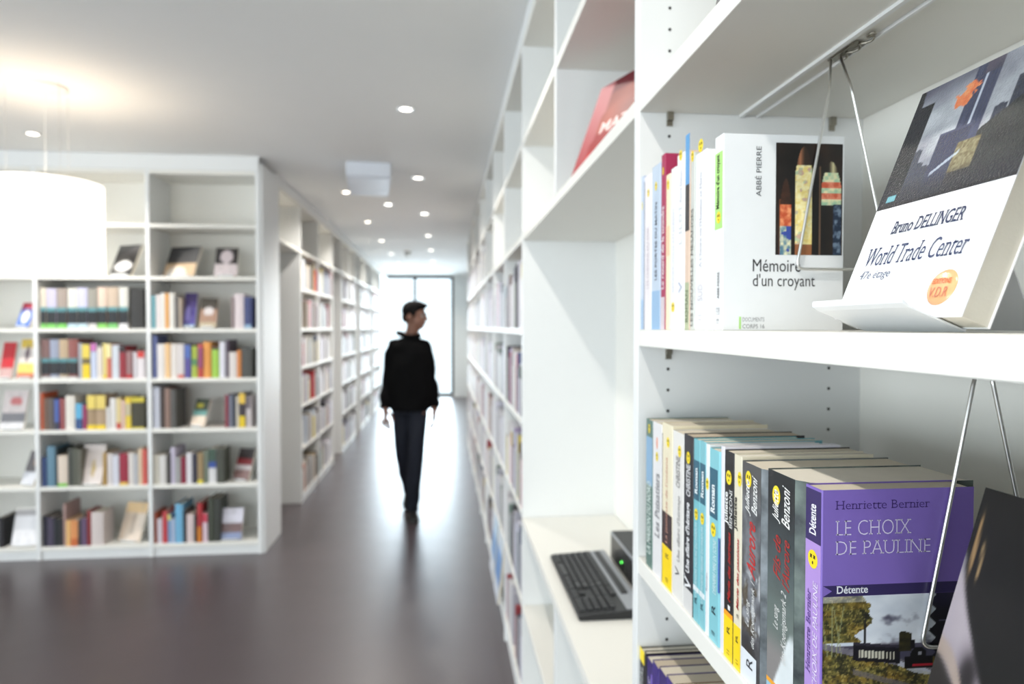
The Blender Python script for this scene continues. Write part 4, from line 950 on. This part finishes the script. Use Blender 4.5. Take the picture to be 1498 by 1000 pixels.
# left-hand case: (bay, shelf, zoom offset u, v, scale, y of foot, [(x0, x1, ytop, colour, bands)])
SER = lambda top, foot: [(.0, .12, foot), (.12, .42, (30, 32, 36)), (.42, .52, (86, 140, 146))]
A = [
 (1, 4, 50, 410, 6.665, [(60,115,72,(214,204,186),SER(0,(120,196,92))), (118,215,78,(196,190,212),SER(0,(120,196,92))), (220,318,78,(160,146,136),SER(0,(120,196,92))), (325,420,76,(216,214,204),SER(0,(190,214,226))), (422,516,72,(198,196,222),SER(0,(196,220,230))),
   (520,612,80,(150,146,136),SER(0,(214,212,208))), (618,708,66,(220,196,178),SER(0,(136,204,96))), (714,816,66,(196,176,156),SER(0,(124,196,110))), (824,916,66,(214,212,204),SER(0,(226,224,224))), (940,1064,84,(46,44,42),[])]),
 (1, 3, 50, 410, 6.665, [(66,150,575,(128,96,92),SER(0,(190,192,196))[1:]+[(0,.05,(206,206,206))]), (152,240,575,(150,156,176),SER(0,0)[1:]+[(0,.05,(206,206,206))]), (242,330,575,(186,162,132),SER(0,0)[1:]+[(0,.05,(206,206,206))]), (332,424,572,(142,82,76),SER(0,0)[1:]+[(0,.05,(206,206,206))]),
   (430,466,610,(172,174,180),[]), (468,545,625,(120,104,60),[(.6,1,(228,204,84)),(0,.42,(240,206,40))]), (548,608,615,(196,204,226),[(.78,1,(196,112,176))]), (612,664,650,(226,216,206),[]), (668,706,615,(236,220,140),[(0,.1,(222,196,60))]), (707,752,620,(206,112,92),[(.6,1,(240,226,170))]),
   (756,826,630,(208,212,220),[]), (828,892,640,(150,36,48),[(.82,1,(50,36,36))]), (896,958,690,(150,112,112),[(0,.14,(190,40,44))]), (964,1004,700,(214,208,212),[]), (1006,1076,690,(226,218,220),[(.76,1,(206,64,56))])]),
 (1, 2, 50, 560, 6.247, [(58,82,92,(216,100,60),[]), (84,124,140,(120,92,76),[]), (126,178,140,(96,86,80),[]), (182,224,150,(76,100,170),[(0,.25,(60,60,76))]), (228,278,145,(156,84,84),[]), (284,370,118,(226,220,210),[]), (378,438,190,(96,176,214),[(0,.42,(52,82,132))]), (440,482,200,(150,52,94),[]),
   (484,562,112,(166,140,108),[(.6,1,(232,208,106)),(0,.13,(236,204,40))]), (564,654,112,(176,150,120),[(.6,1,(228,204,110)),(0,.13,(236,204,40))]), (658,690,220,(222,218,214),[]), (692,746,140,(228,224,220),[]), (750,792,140,(226,206,150),[(0,.2,(196,80,66))]), (796,830,160,(222,190,178),[]), (832,884,130,(232,202,60),[(.42,.8,(196,184,150))]), (888,1010,130,(62,58,40),[(.84,1,(206,190,60)),(0,.06,(200,184,50))])]),
 (1, 1, 50, 560, 6.247, [(68,112,680,(50,70,116),[]), (116,188,580,(100,136,156),[]), (190,212,600,(52,66,74),[]), (214,304,665,(222,206,190),[(0,.1,(110,190,50))]), (308,350,600,(78,80,74),[]), (352,392,600,(96,98,86),[]), (394,428,610,(110,108,96),[]),
   (626,660,640,(178,142,78),[]), (664,712,645,(222,214,212),[]), (716,774,660,(214,214,224),[]), (780,856,645,(158,40,62),[(0,.1,(226,190,90))]), (860,904,640,(228,220,214),[]), (906,948,650,(186,186,190),[]), (950,984,600,(230,206,176),[]), (986,1024,610,(222,106,96),[])]),
 (1, 0, 50, 700, 8.335, [(104,156,460,(34,34,48),[]), (158,236,475,(74,66,86),[]), (240,296,490,(32,36,40),[]), (298,350,490,(44,42,44),[]), (352,384,310,(176,146,140),[]), (386,440,510,(232,186,120),[]), (442,530,510,(224,150,92),[(.0,.3,(206,110,60))]), (534,572,500,(70,68,72),[]), (574,640,480,(104,82,112),[]), (642,690,390,(140,44,44),[]), (692,840,410,(214,202,198),[])]),
 (2, 4, 210, 410, 6.665, [(70,112,150,(130,186,196),[]), (116,168,140,(224,216,214),[]), (170,206,120,(228,226,222),[]), (208,244,125,(232,170,92),[]), (246,300,120,(226,222,214),[]), (304,342,160,(96,92,90),[]), (344,372,170,(180,164,146),[]),
   (852,880,160,(150,130,130),[]), (882,976,130,(224,210,212),[]), (980,1052,160,(64,72,120),[(0,.12,(150,180,206))])]),
 (2, 3, 210, 410, 6.665, [(84,130,535,(98,108,156),[]), (132,204,620,(228,222,218),[]), (206,262,615,(234,194,142),[]), (264,328,620,(226,218,212),[]), (330,394,618,(216,208,206),[(0,.1,(206,100,90))]), (400,460,630,(88,78,150),[(.6,1,(84,110,180))]), (465,524,640,(170,186,70),[(.4,.6,(90,140,90))]), (527,578,620,(190,70,60),[(.3,.9,(150,70,110))]), (580,656,600,(226,154,74),[]), (664,734,640,(160,200,76),[(.9,1,(80,40,40))]), (738,798,600,(220,218,226),[]), (802,830,580,(84,70,86),[]), (832,908,700,(220,212,208),[]), (910,950,680,(214,134,66),[]), (954,1056,660,(72,72,68),[])]),
 (2, 2, 210, 560, 6.25, [(84,146,40,(206,208,220),[]), (150,190,40,(70,58,54),[]), (192,244,45,(140,112,100),[]), (246,296,60,(84,82,78),[]), (744,774,110,(140,50,66),[]), (776,812,110,(120,124,140),[]), (814,842,112,(56,60,72),[]), (846,870,120,(222,214,200),[]), (872,930,95,(62,52,58),[(.7,1,(232,194,76)),(0,.34,(232,200,30))]), (932,980,120,(216,206,206),[(.6,1,(120,110,116))])]),
 (2, 1, 210, 560, 6.25, [(84,144,660,(206,200,186),[]), (146,206,660,(216,212,208),[]), (214,244,640,(72,68,64),[]), (246,290,590,(196,188,206),[]), (292,338,680,(160,160,158),[]), (340,386,680,(136,30,56),[]), (390,442,640,(220,216,220),[]), (446,490,650,(56,54,70),[]), (492,544,640,(158,134,96),[(0,.12,(222,206,60))]), (546,590,620,(122,132,116),[]), (594,664,600,(222,220,220),[(.62,1,(62,84,70)),(.45,.62,(56,84,160))]), (668,738,600,(70,72,62),[])]),
 (2, 0, 210, 700, 7.49, [(100,146,370,(170,84,58),[]), (150,204,440,(214,204,212),[]), (206,258,360,(200,70,76),[]), (262,300,390,(128,160,196),[(.8,1,(214,206,120))]), (302,344,440,(176,190,216),[]), (346,430,280,(116,178,212),[]), (434,468,350,(50,50,54),[]), (472,550,390,(216,198,196),[]), (554,582,400,(60,56,54),[]), (586,640,270,(176,52,56),[(0,.4,(206,124,40))]), (648,700,380,(226,200,210),[(.7,1,(206,70,90))]), (704,772,220,(66,70,58),[]), (776,838,215,(58,60,54),[])]),
]
BAYN = {0: 'left bay', 1: 'middle bay', 2: 'corner bay'}
for (bay, sh, ou, ov, scl, items) in A:
    zs = LS[sh]
    for k, (x0, x1, yt, c, bands) in enumerate(items):
        yf = YL+.012+random.uniform(0, .01)
        pa = on_y(ou+x0/scl, ov+yt/scl, yf); pb = on_y(ou+x1/scl, ov+yt/scl, yf)
        X0, X1 = pa.x, pb.x; lo = LX[bay]+.027; hi = LX[bay+1]-.002
        X0 = max(X0, lo); X1 = min(X1, hi)
        h = min(pa.z-zs, .315)
        dep = random.uniform(.13, .19) if h < .24 else random.uniform(.17, .22)
        small_book((X1-.0006, yf, zs+.0004), R(90), dep, X1-X0-.0012, h, c, '%s book, %s from the left, %s, cream bookcase %s' % (cname(c), ORD[k], SHN[sh], BAYN[bay]), 'books in the cream bookcase', bands)
# face-out books of the left-hand case: bay shelf, u0, u1 (foot), v top, v foot, painter
def bands_fn(bs, blob=None):
    def f(s, t):
        c = bs[-1][1]
        for (tt, cc) in bs:
            if t < tt: c = cc; break
        n = fbm(s*7+bs[0][0]*9, t*7, 3); c = mix(c, G(128), (n-.5)*.7)
        if blob and ((s-blob[0])/blob[2])**2+((t-blob[1])/blob[3])**2 < 1: c = blob[4]
        return c
    return f
FO = [
 (1, 5, 156, 193, 356, 400, bands_fn([(.35, (70, 68, 66)), (.7, (40, 38, 38)), (.85, (56, 54, 56)), (2, (88, 86, 86))], (.5, .3, .38, .16, (226, 224, 222))), 'black and white photo book on the sixth shelf beside the glowing lamp'),
 (2, 5, 240, 284, 360, 402, bands_fn([(.45, (206, 176, 140)), (2, (62, 62, 64))], (.4, .12, .3, .2, (236, 226, 214))), 'displayed book with dark sky over sandy shapes, sixth shelf, cream bookcase corner bay'),
 (2, 5, 314, 347, 365, 403, bands_fn([(.42, (214, 202, 204)), (2, (34, 32, 34))], (.5, .68, .27, .24, (200, 188, 192))), 'small displayed book with a pale face on black, sixth shelf'),
 (2, 4, 268, 284, 431, 477, bands_fn([(.1, (150, 180, 206)), (.6, (82, 72, 150)), (2, (56, 40, 110))], (.35, .4, .2, .25, (150, 140, 210))), 'dark violet displayed book on the fifth shelf, cream bookcase corner bay'),
 (2, 4, 292, 317, 438, 477, bands_fn([(.2, (190, 176, 150)), (.65, (168, 132, 112)), (2, (62, 56, 50))], (.5, .55, .3, .15, (214, 206, 206))), 'displayed book with brown photo in dark border, fifth shelf'),
 (2, 2, 277, 299, 588, 624, bands_fn([(.4, (236, 216, 196)), (.6, (120, 168, 160)), (2, (70, 78, 66))], (.4, .75, .25, .1, (190, 180, 70))), 'small displayed book with green top and cream foot standing alone, third shelf up'),
 (2, 1, 339, 364, 660, 701, bands_fn([(.35, (130, 100, 96)), (.5, (190, 182, 182)), (.68, (130, 44, 48)), (2, (58, 50, 50))]), 'dark displayed book with red band, second shelf up, cream bookcase corner bay'),
 (2, 0, 322, 354, 747, 786, bands_fn([(.25, (128, 140, 176)), (.55, (110, 80, 78)), (2, (226, 222, 234))]), 'displayed book with white top over red and blue, bottom shelf, corner bay'),
 (1, 1, 118, 150, 664, 714, bands_fn([(2, (228, 216, 210))], (.55, .4, .08, .25, (196, 170, 110))), 'plain pale displayed book in the middle of the second shelf up'),
 (1, 0, 171, 205, 746, 795, bands_fn([(.75, (216, 196, 176)), (2, (214, 176, 120))], (.5, .45, .12, .3, (180, 160, 140))), 'sand coloured displayed book with orange top, bottom shelf, middle bay'),
 (0, 4, 21, 44, 443, 477, bands_fn([(.62, (76, 114, 196)), (.8, (60, 60, 130)), (2, (186, 50, 70))], (.5, .42, .28, .25, (226, 224, 232))), 'blue displayed book with red top and white oval beside the cream upright'),
 (0, 3, 0, 8, 506, 553, bands_fn([(.3, (206, 170, 166)), (2, (200, 48, 56))]), 'bright red displayed book at the picture edge, fourth shelf up'),
 (0, 3, 26, 50, 504, 555, bands_fn([(.12, (206, 120, 90)), (.4, (232, 206, 110)), (.8, (226, 216, 210)), (2, (222, 190, 80))], (.45, .62, .14, .2, (120, 104, 110))), 'white and yellow displayed book on the fourth shelf, left bay'),
 (0, 2, 1, 36, 580, 630, bands_fn([(.18, (222, 220, 222)), (.42, (110, 110, 116)), (2, (224, 212, 210))], (.55, .72, .25, .12, (206, 120, 120))), 'white displayed book with grey band, third shelf up, left bay'),
 (0, 1, 28, 50, 665, 709, bands_fn([(.4, (216, 216, 222)), (2, (104, 98, 100))], (.7, .7, .2, .15, (176, 140, 116))), 'small grey and white displayed book, second shelf up, left bay'),
 (0, 0, 18, 57, 754, 802, bands_fn([(.8, (236, 234, 236)), (.92, (170, 166, 166)), (2, (226, 222, 214))]), 'white displayed book standing on the bottom shelf, left bay'),
]
YAWS = {(1, 5, 156): 28, (2, 5, 240): 22, (2, 1, 339): 22, (1, 0, 171): 18, (0, 1, 28): 20, (0, 4, 21): 18, (2, 2, 277): 20}
for (bay, sh, u0, u1, vt, vb, fn, lb) in FO:
    zs = LS[sh]; yf = YL+.045; pa, pb = on_y(u0, vb, yf), on_y(u1, vb, yf); h = (on_y(u0, vt, yf).z-on_y(u0, vb, yf).z)
    x0 = max(pa.x, LX[bay]+.03); x1 = min(max(pb.x, x0+.08), LX[bay+1]-.02); w_ = x1-x0; h = max(.14, min(h, .29))*1.08
    ya = R(YAWS.get((bay, sh, u0), 0)); ln = R(22 if ya else 16); w_ *= (1.3 if sh == 5 else 1.12) if ya else 1; h *= 1.06; yf = YL+.03
    if ya and w_*.9 > .24: w_ = .24
    # rz = +90deg turns the cover plane to face -y; local y runs to -x
    r_ = display('displayed_book', lb, (x1, yf, zs+seat(.018, ln)), R(90)-ya, ln, w_, h, .018, COVW, pg=1)
    picture(r_, 16, 20, fn, (-.0001, w_, 0), (0, -1, 0), (0, 0, 1), w_, h)
    easel((x1, yf, zs+seat(.018, ln)), R(90)-ya, ln, w_*.15, w_*.7, h*.7, .018, .014, 'white easel under the %s' % lb.split(',')[0].split(' on the ')[0].split(' beside')[0].split(' standing')[0])
# black box at the left edge, bottom shelf
small_book((on_y(4, 760, YL+.02).x, YL+.02, LS[0]+.0004), R(90), .2, .03, .2, (36, 34, 38), 'black book at the picture edge, bottom shelf of the cream bookcase', 'books in the cream bookcase')

# shelving along the corridor
PAL = [(216, 212, 206)]*4+[(190, 184, 180)]*3+[(186, 60, 62), (60, 70, 110), (40, 42, 48), (52, 50, 54), (150, 140, 130), (220, 200, 90), (110, 140, 150), (90, 110, 90), (170, 150, 170), (196, 120, 90), (120, 120, 128), (84, 60, 58), (232, 214, 180), (206, 214, 226)]
rs = random.Random(11)
PALR = [(226, 224, 226)]*5+[(200, 198, 208)]*4+[(186, 182, 190)]*3+[(40, 38, 44), (150, 30, 40), (120, 96, 80)]+[(186, 84, 92), (96, 104, 140), (60, 60, 66), (170, 160, 150), (222, 200, 90), (130, 150, 120), (176, 160, 190)]
def fill(a0, a1, gaps=.12, tmin=.018, tmax=.038, hmin=.18, hmax=.27, pal=PAL):
    y = a0; out = []
    while y < a1-.02:
        if rs.random() < gaps/6: y += rs.uniform(.05, .16); continue
        t = rs.uniform(tmin, tmax)
        if y+t > a1: break
        h = rs.uniform(hmin, hmax); out.append((y, t, h, rs.choice(pal), rs.uniform(.13, .2))); y += t+.0008
    return out
grp = 'books in the first corridor bay past the desk'
count = 0
for sh, z in enumerate(RS[:6]):
    if z > 1.8 or z < .8: continue
    y0, y1 = RY[2]+.027, RY[3]-.002
    for k, (y, t, h, c, dp) in enumerate(fill(y0, y1, tmin=.022, tmax=.045, pal=PALR)):
        small_book((XR+.006, y, z+.0004), 0, dp, t, h, c, '%s book, %s from the desk end, %s, first corridor bay' % (cname(c), ORD[k], SHN[sh]), grp, [(.75, 1, rs.choice(PAL))] if rs.random() < .2 else [])
grp = 'books in the first bookcase of the passage side'
a, b_ = CY[0]; half = (b_-a-.025)/2
for seg in range(1):
    for sh in range(0, 6):
        z = CS[sh]
        y0, y1 = a+seg*half+.027, a+(seg+1)*half-.002
        for k, (y, t, h, c, dp) in enumerate(fill(y0, y1, gaps=.6, tmin=.03, tmax=.062)):
            small_book((XL-.006, y+t, z+.0004), R(180), dp, t, h, c, '%s book, %s along, %s, %s half of the passage-side bookcase' % (cname(c), ORD[k], SHN[sh], ['near', 'far'][seg]), grp)
# everything farther off: one uncounted mass of small books
b = MB()
FPAL = [(218, 216, 216), (188, 184, 188), (178, 176, 184), (150, 60, 66), (70, 80, 110), (50, 52, 58), (150, 140, 128), (206, 190, 110), (110, 130, 120), (216, 214, 226)]
FM = [mat('far_book_%d' % i, c, .5, noise=.06) for i, c in enumerate(FPAL)]
wts = [0]*7+[1]*5+[9]*4+[2]*4+[3, 3, 4, 4, 5, 5, 6, 7, 8]
for k in range(2, 10):
    for sh, z in enumerate(RS[:6]):
        if (z > 1.8 and k < 5) or (k == 2 and z > .8) or (k == 3 and z < .4): continue
        for (y, t, h, c, dp) in fill(RY[k]+.027, RY[k+1]-.002 if k < 10 else RY[k]+.75, tmin=.022, tmax=.045):
            b.box(XR+.006, XR+.006+dp, y, y+t, z+.0004, z+h, rs.choice(wts))
for q in range(0, 4):
    a, b_ = CY[q]; half = (b_-a-.025)/2
    for seg in range(1 if q == 0 else 0, 2):
        for z in CS[:6]:
            for (y, t, h, c, dp) in fill(a+seg*half+.027, a+(seg+1)*half-.002, gaps=.5, tmin=.03, tmax=.05):
                b.box(XL-.006-dp, XL-.006, y, y+t, z+.0004, z+h, rs.choice(wts))
tag(b.build('distant_books', FM), 'rows of small books far down the corridor on both sides', 'books', kind='stuff')
# items shown face out in the farther bays
def fobay(y, z, w_, h, fn, lb, x=XR+.02, ln=R(14)):
    r_ = display('displayed_book', lb, (x, y, z+.005), 0, ln, w_, h, .012, COVW); picture(r_, 14, 18, fn, (-.0001, w_, 0), (0, -1, 0), (0, 0, 1), w_, h)
fobay(RY[4]-.44, 2.2505, .24, .15, bands_fn([(.4, (70, 74, 56)), (2, (44, 48, 40))], (.5, .5, .2, .12, (180, 180, 170))), 'dark green displayed book high on the corridor shelving')
fobay(RY[3]+.40, .1445, .27, .315, bands_fn([(.3, (226, 230, 238)), (.7, (110, 156, 206)), (2, (190, 214, 234))]), 'pale blue and white magazine displayed low in the corridor shelving', x=XR-.03, ln=R(6))
fobay(RY[3]+.08, .1445, .27, .315, bands_fn([(.25, (220, 226, 236)), (.75, (96, 146, 206)), (2, (214, 226, 238))]), 'blue magazine displayed on the lowest shelf of the corridor shelving', x=XR-.03, ln=R(6))

# ------------------------------------------------------------------ the person walking up the corridor
PX, PY = -.285, 5.62
def ring_loft(b, rings, seg=24, cap=True):
    """rings: (centre, rx, ry) horizontal ellipses, bottom to top"""
    base = len(b.v)
    for (c, rx, ry) in rings:
        for q in range(seg):
            th = 2*math.pi*q/seg; b.v.append((c[0]+rx*math.cos(th), c[1]+ry*math.sin(th), c[2]))
    n = len(rings)
    for k in range(n-1):
        for q in range(seg):
            a0 = base+k*seg+q; a1 = base+k*seg+(q+1) % seg; b.f.append((a0, a1, a1+seg, a0+seg)); b.m.append(0)
    if cap:
        b.f.append(tuple(base+q for q in reversed(range(seg)))); b.m.append(0); b.f.append(tuple(base+(n-1)*seg+q for q in range(seg))); b.m.append(0)
def ball(b, c, r, seg=14, M=None):
    base = len(b.v); rx, ry, rz_ = r
    for i in range(1, seg):
        ph = math.pi*i/seg
        for q in range(seg*2):
            th = math.pi*q/seg; p = Vector((rx*math.sin(ph)*math.cos(th), ry*math.sin(ph)*math.sin(th), rz_*math.cos(ph)))
            if M: p = M @ p
            b.v.append(tuple(p+Vector(c)))
    s2 = seg*2
    for i in range(seg-2):
        for q in range(s2):
            a0 = base+i*s2+q; a1 = base+i*s2+(q+1) % s2; b.f.append((a0, a1, a1+s2, a0+s2)); b.m.append(0)
    b.f.append(tuple(base+q for q in range(s2))); b.m.append(0); b.f.append(tuple(base+(seg-2)*s2+q for q in reversed(range(s2)))); b.m.append(0)
def remesh(o, vox, sm=4, fac=.5):
    m = o.modifiers.new('remesh', 'REMESH'); m.mode = 'VOXEL'; m.voxel_size = vox; m.use_smooth_shade = True
    s = o.modifiers.new('smooth', 'SMOOTH'); s.factor = fac; s.iterations = sm
pr = empty('person', (PX, PY, 0), 0, 'person in a loose black sweater and dark jeans walking up the corridor, head turned aside', 'person')
SKIN = mat('skin', (138, 98, 80), .5, noise=.06, nscale=30); HAIR = mat('dark_hair', (13, 11, 11), .8, noise=.1, nscale=120)
KNIT = mat('black_knit', (14, 14, 15), .9, noise=.15, nscale=150, bump=.3); DENIM = mat('dark_denim', (34, 37, 46), .8, noise=.2, nscale=60, bump=.2); KNIT.node_tree.nodes['Principled BSDF'].inputs['Specular IOR Level'].default_value = .08; DENIM.node_tree.nodes['Principled BSDF'].inputs['Specular IOR Level'].default_value = .15; HAIR.node_tree.nodes['Principled BSDF'].inputs['Specular IOR Level'].default_value = .15
SHOE = mat('black_shoe', (18, 18, 20), .5, noise=.1)
# joints (local, the person faces -y)
hipR, kneeR, ankR = (-.070, .02, .90), (-.057, .05, .50), (-.020, .36, .125)
hipL, kneeL, ankL = (.070, .00, .90), (.052, -.10, .50), (.022, -.02, .095)
shR, elR, wrR = (-.138, .01, 1.385), (-.172, .03, 1.125), (-.192, -.03, .885)
shL, elL, wrL = (.132, .01, 1.385), (.170, .04, 1.125), (.200, .04, .885)
b = MB()
ring_loft(b, [((0, .01, .86), .12, .09), ((0, .01, .95), .15, .10), ((0, .01, 1.08), .13, .09), ((0, .01, 1.25), .13, .09), ((0, .01, 1.34), .12, .08), ((.0, .01, 1.41), .08, .065), ((.01, .005, 1.455), .06, .06)])
b.tube([(.005, .02, 1.43), (.02, .012, 1.50), (.035, .0, 1.56)], [(.062, .062), (.054, .056), (.055, .058)], 18)
for (s, e, w_, rs_) in ((shR, elR, wrR, (.036, .038, .031)), (shL, elL, wrL, (.036, .038, .031))):
    b.tube(smoothp([s, e, w_], 5), [rs_[0]+(rs_[1]-rs_[0])*k/5 if k < 5 else rs_[1]+(rs_[2]-rs_[1])*(k-5)/5 for k in range(11)], 14)
for (h_, k_, a_) in ((hipR, kneeR, ankR), (hipL, kneeL, ankL)):
    b.tube(smoothp([h_, k_, a_], 5), [.082, .076, .07, .063, .056, .05, .052, .05, .043, .037, .034], 16)
def hand(b, w_, out, curl, turn):
    """palm and five fingers hanging from the wrist; out = side sign of the body, thumb forward (-y)"""
    w_ = Vector(w_); M = Matrix.Rotation(turn, 4, 'Z') @ Matrix.Scale(1.12, 4)
    def P(x, y, z): return w_ + (M @ Vector((x, y, z)))
    b.tube([P(0, 0, .01), P(0, 0, -.03), P(0, -.002, -.07), P(0, -.002, -.088)], [(.027, .030), (.020, .037), (.018, .042), (.015, .040)], 12)
    for k, (yy, ln) in enumerate(((-.030, .070), (-.010, .078), (.011, .072), (.030, .056))):
        r0 = .0085; c = curl*(1+.15*k)
        b.tube([P(0, yy, -.075), P(-out*.004, yy, -.085-ln*.38), P(-out*(.004+ln*.35*c), yy, -.085-ln*.72), P(-out*(.004+ln*.75*c), yy, -.085-ln*.92)], [r0*1.1, r0, r0*.92, r0*.75], 8)
    b.tube([P(0, -.024, -.022), P(-out*.008, -.045, -.045), P(-out*.013, -.052, -.068), P(-out*.016, -.053, -.088)], [.013, .0115, .010, .0085], 8)
hand(b, wrR, -1, .55, R(62)); hand(b, wrL, 1, .5, R(5))
# head, built facing -y about its own centre, then turned
HM = Matrix.Translation((.050, -.012, 1.640)) @ Matrix.Rotation(R(66), 4, 'Z') @ Matrix.Rotation(R(3), 4, 'X') @ Matrix.Scale(1.06, 4)
def HP(x, y, z): return HM @ Vector((x, y, z))
H3 = HM.to_3x3().to_4x4()
ball(b, HP(0, .012, .022), (.072, .090, .080), 16, H3)                  # skull
ball(b, HP(0, -.022, -.028), (.056, .060, .072), 14, H3)                # face
ball(b, HP(0, -.040, -.078), (.034, .034, .026), 12, H3)                # chin
b.tube([HP(0, -.082, .012), HP(0, -.096, -.012), HP(0, -.106, -.026), HP(0, -.088, -.034)], [(.008, .009), (.011, .011), (.0145, .011), (.013, .008)], 10)   # nose
ball(b, HP(0, -.083, -.052), (.022, .010, .006), 8, H3); ball(b, HP(0, -.081, -.062), (.019, .010, .006), 8, H3)   # lips
ball(b, HP(0, -.072, .022), (.046, .014, .008), 8, H3)                  # brow
for s in (-1, 1): ball(b, HP(s*.073, .012, -.010), (.008, .018, .030), 10, H3)    # ears
b.tube([HP(0, .02, -.05), (.034, .005, 1.52)], [.052, .053], 16)
body = b.build('body', SKIN, pr, smooth=True); remesh(body, .0045, 3)
for s in (-1, 1):
    e = MB(); ball(e, HP(s*.030, -.074, .004), (.0115, .0105, .0105), 8, H3); e.build('eye', mat('eye_white', (205, 200, 195), .25, noise=.02), pr, smooth=True)
    e = MB(); ball(e, HP(s*.030, -.0825, .004), (.0052, .0030, .0052), 8, H3); e.build('iris', mat('iris_brown', (44, 30, 24), .2, noise=.05), pr, smooth=True)
    e = MB(); e.tube([HP(s*.014, -.088, .020), HP(s*.030, -.086, .026), HP(s*.045, -.074, .020)], .0035, 6); e.build('eyebrow', HAIR, pr, smooth=True)
hr = MB()
ball(hr, HP(0, .022, .040), (.080, .092, .078), 16, H3)
ball(hr, HP(0, -.050, .078), (.050, .040, .030), 12, H3); ball(hr, HP(0, -.082, .084), (.034, .020, .014), 10, H3)
ball(hr, HP(0, .072, -.010), (.060, .034, .050), 12, H3)
for s in (-1, 1): ball(hr, HP(s*.066, -.004, .022), (.012, .030, .034), 10, H3)
for k in range(60):
    th = rs.uniform(0, 6.28); rr_ = rs.uniform(0, .07); x, y = rr_*math.cos(th), rr_*math.sin(th)
    hr.tube([HP(x, y-.01, .10-rr_*.3), HP(x*1.15, y-.022, .126-rr_*.5)], [.007, .002], 5)
ho = hr.build('hair', HAIR, pr, smooth=True); remesh(ho, .005, 2)
# sweater: loose body, raised collar, wide sleeves
b = MB()
ring_loft(b, [((.0, .01, .868), .155, .125), ((.0, .01, .885), .170, .135), ((0, .01, .98), .172, .135), ((0, .01, 1.10), .168, .132), ((0, .01, 1.25), .165, .125), ((-.002, .01, 1.34), .160, .112), ((-.004, .01, 1.395), .145, .098), ((-.004, .012, 1.432), .115, .085), ((0, .012, 1.462), .085, .075)], 36)
b.tube(smoothp([(-.085, .01, 1.405), shR, elR, (-.192, -.01, .950), (-.194, -.025, .890)], 4), [.04, .042, .045, .048]+[.05, .052, .053, .054]+[.053]*4+[.054, .053, .050, .046, .042], 20)
b.tube(smoothp([(.082, .01, 1.405), shL, elL, (.198, .045, .950), (.202, .042, .892)], 4), [.04, .042, .045, .048]+[.05, .052, .053, .054]+[.052]*4+[.050, .048, .045, .040, .038], 20)
b.tube([(.212, .05, .93), (.212, .05, .875), (.222, .045, .85)], [.03, .022, .008], 10)   # loose corner of the cuff
n0 = len(b.v)
for k in range(n0):                                            # knitted folds
    x, y, z = b.v[k]; q = .007*math.sin(z*38+x*22+y*9)+.005*math.sin(z*71-x*31); r_ = math.hypot(x, y)+1e-5; b.v[k] = (x+x/r_*q, y+y/r_*q, z)
swt = b.build('sweater', KNIT, pr, smooth=True); remesh(swt, .008, 4)
b = MB(); cp = []
for k in range(25):
    th = 2*math.pi*k/24; cp.append((-.006+.088*math.cos(th), .012+.070*math.sin(th), 1.482+.022*max(0, -math.cos(th))-.012*max(0, -math.sin(th))))
b.tube(cp, .019, 10, cap=False); b.build('collar', KNIT, pr, smooth=True)
# jeans
b = MB()
ring_loft(b, [((0, .01, .84), .135, .10), ((0, .01, .90), .148, .105), ((0, .01, .97), .140, .10)], 28)
for (h_, k_, a_, ex) in ((hipR, kneeR, ankR, (-.018, .375, .10)), (hipL, kneeL, ankL, (.024, -.016, .07))):
    b.tube(smoothp([(h_[0], h_[1], .93), h_, k_, a_, ex], 5), [.086]*3+[.090, .089, .086, .080, .074, .069, .064, .062, .062, .061, .058, .055, .052, .051, .051, .053, .053, .052], 20)
for k in range(len(b.v)):
    x, y, z = b.v[k]; b.v[k] = (x+.004*math.sin(z*60+y*30), y+.004*math.sin(z*47+x*40), z)
jn = b.build('jeans', DENIM, pr, smooth=True); remesh(jn, .007, 3)
def shoe(c, rz_, pit, nm='shoe'):
    b = MB(); M = Matrix.Translation(c) @ Matrix.Rotation(rz_, 4, 'Z') @ Matrix.Rotation(pit, 4, 'X')
    secs = [(.085, .026, .030, .045), (.065, .036, .036, .06), (.03, .038, .045, .075), (-.02, .038, .042, .062), (-.07, .044, .032, .042), (-.12, .046, .026, .032), (-.165, .036, .020, .024), (-.185, .018, .014, .018)]
    seg = 16
    for (y, rx, rzz, cz) in secs:
        for q in range(seg):
            th = 2*math.pi*q/seg; z = cz*.5+rzz*1.0*math.sin(th); b.v.append(tuple(M @ Vector((rx*math.cos(th), y, max(.0, z)))))
    for k in range(len(secs)-1):
        for q in range(seg): a0 = k*seg+q; a1 = k*seg+(q+1) % seg; b.f.append((a0, a1, a1+seg, a0+seg)); b.m.append(0)
    b.f.append(tuple(range(seg))); b.m.append(0); b.f.append(tuple((len(secs)-1)*seg+q for q in range(seg))); b.m.append(0)
    o = b.build(nm, SHOE, pr, smooth=True)
    sl = MB(); out = [(-.024, .088), (.024, .088), (.038, .05), (.036, 0), (.044, -.07), (.046, -.12), (.034, -.165), (.012, -.192), (-.012, -.192), (-.034, -.165), (-.046, -.12), (-.044, -.07), (-.036, 0), (-.038, .05)]
    sl.prism(out, -.001, .014, M=M); sl.build('sole', mat('shoe_sole', (30, 30, 32), .7, noise=.1), o)
    return o
shoe((.024, -.03, .0015), R(6), 0); shoe((-.02, .345, .088), R(-5), R(28))
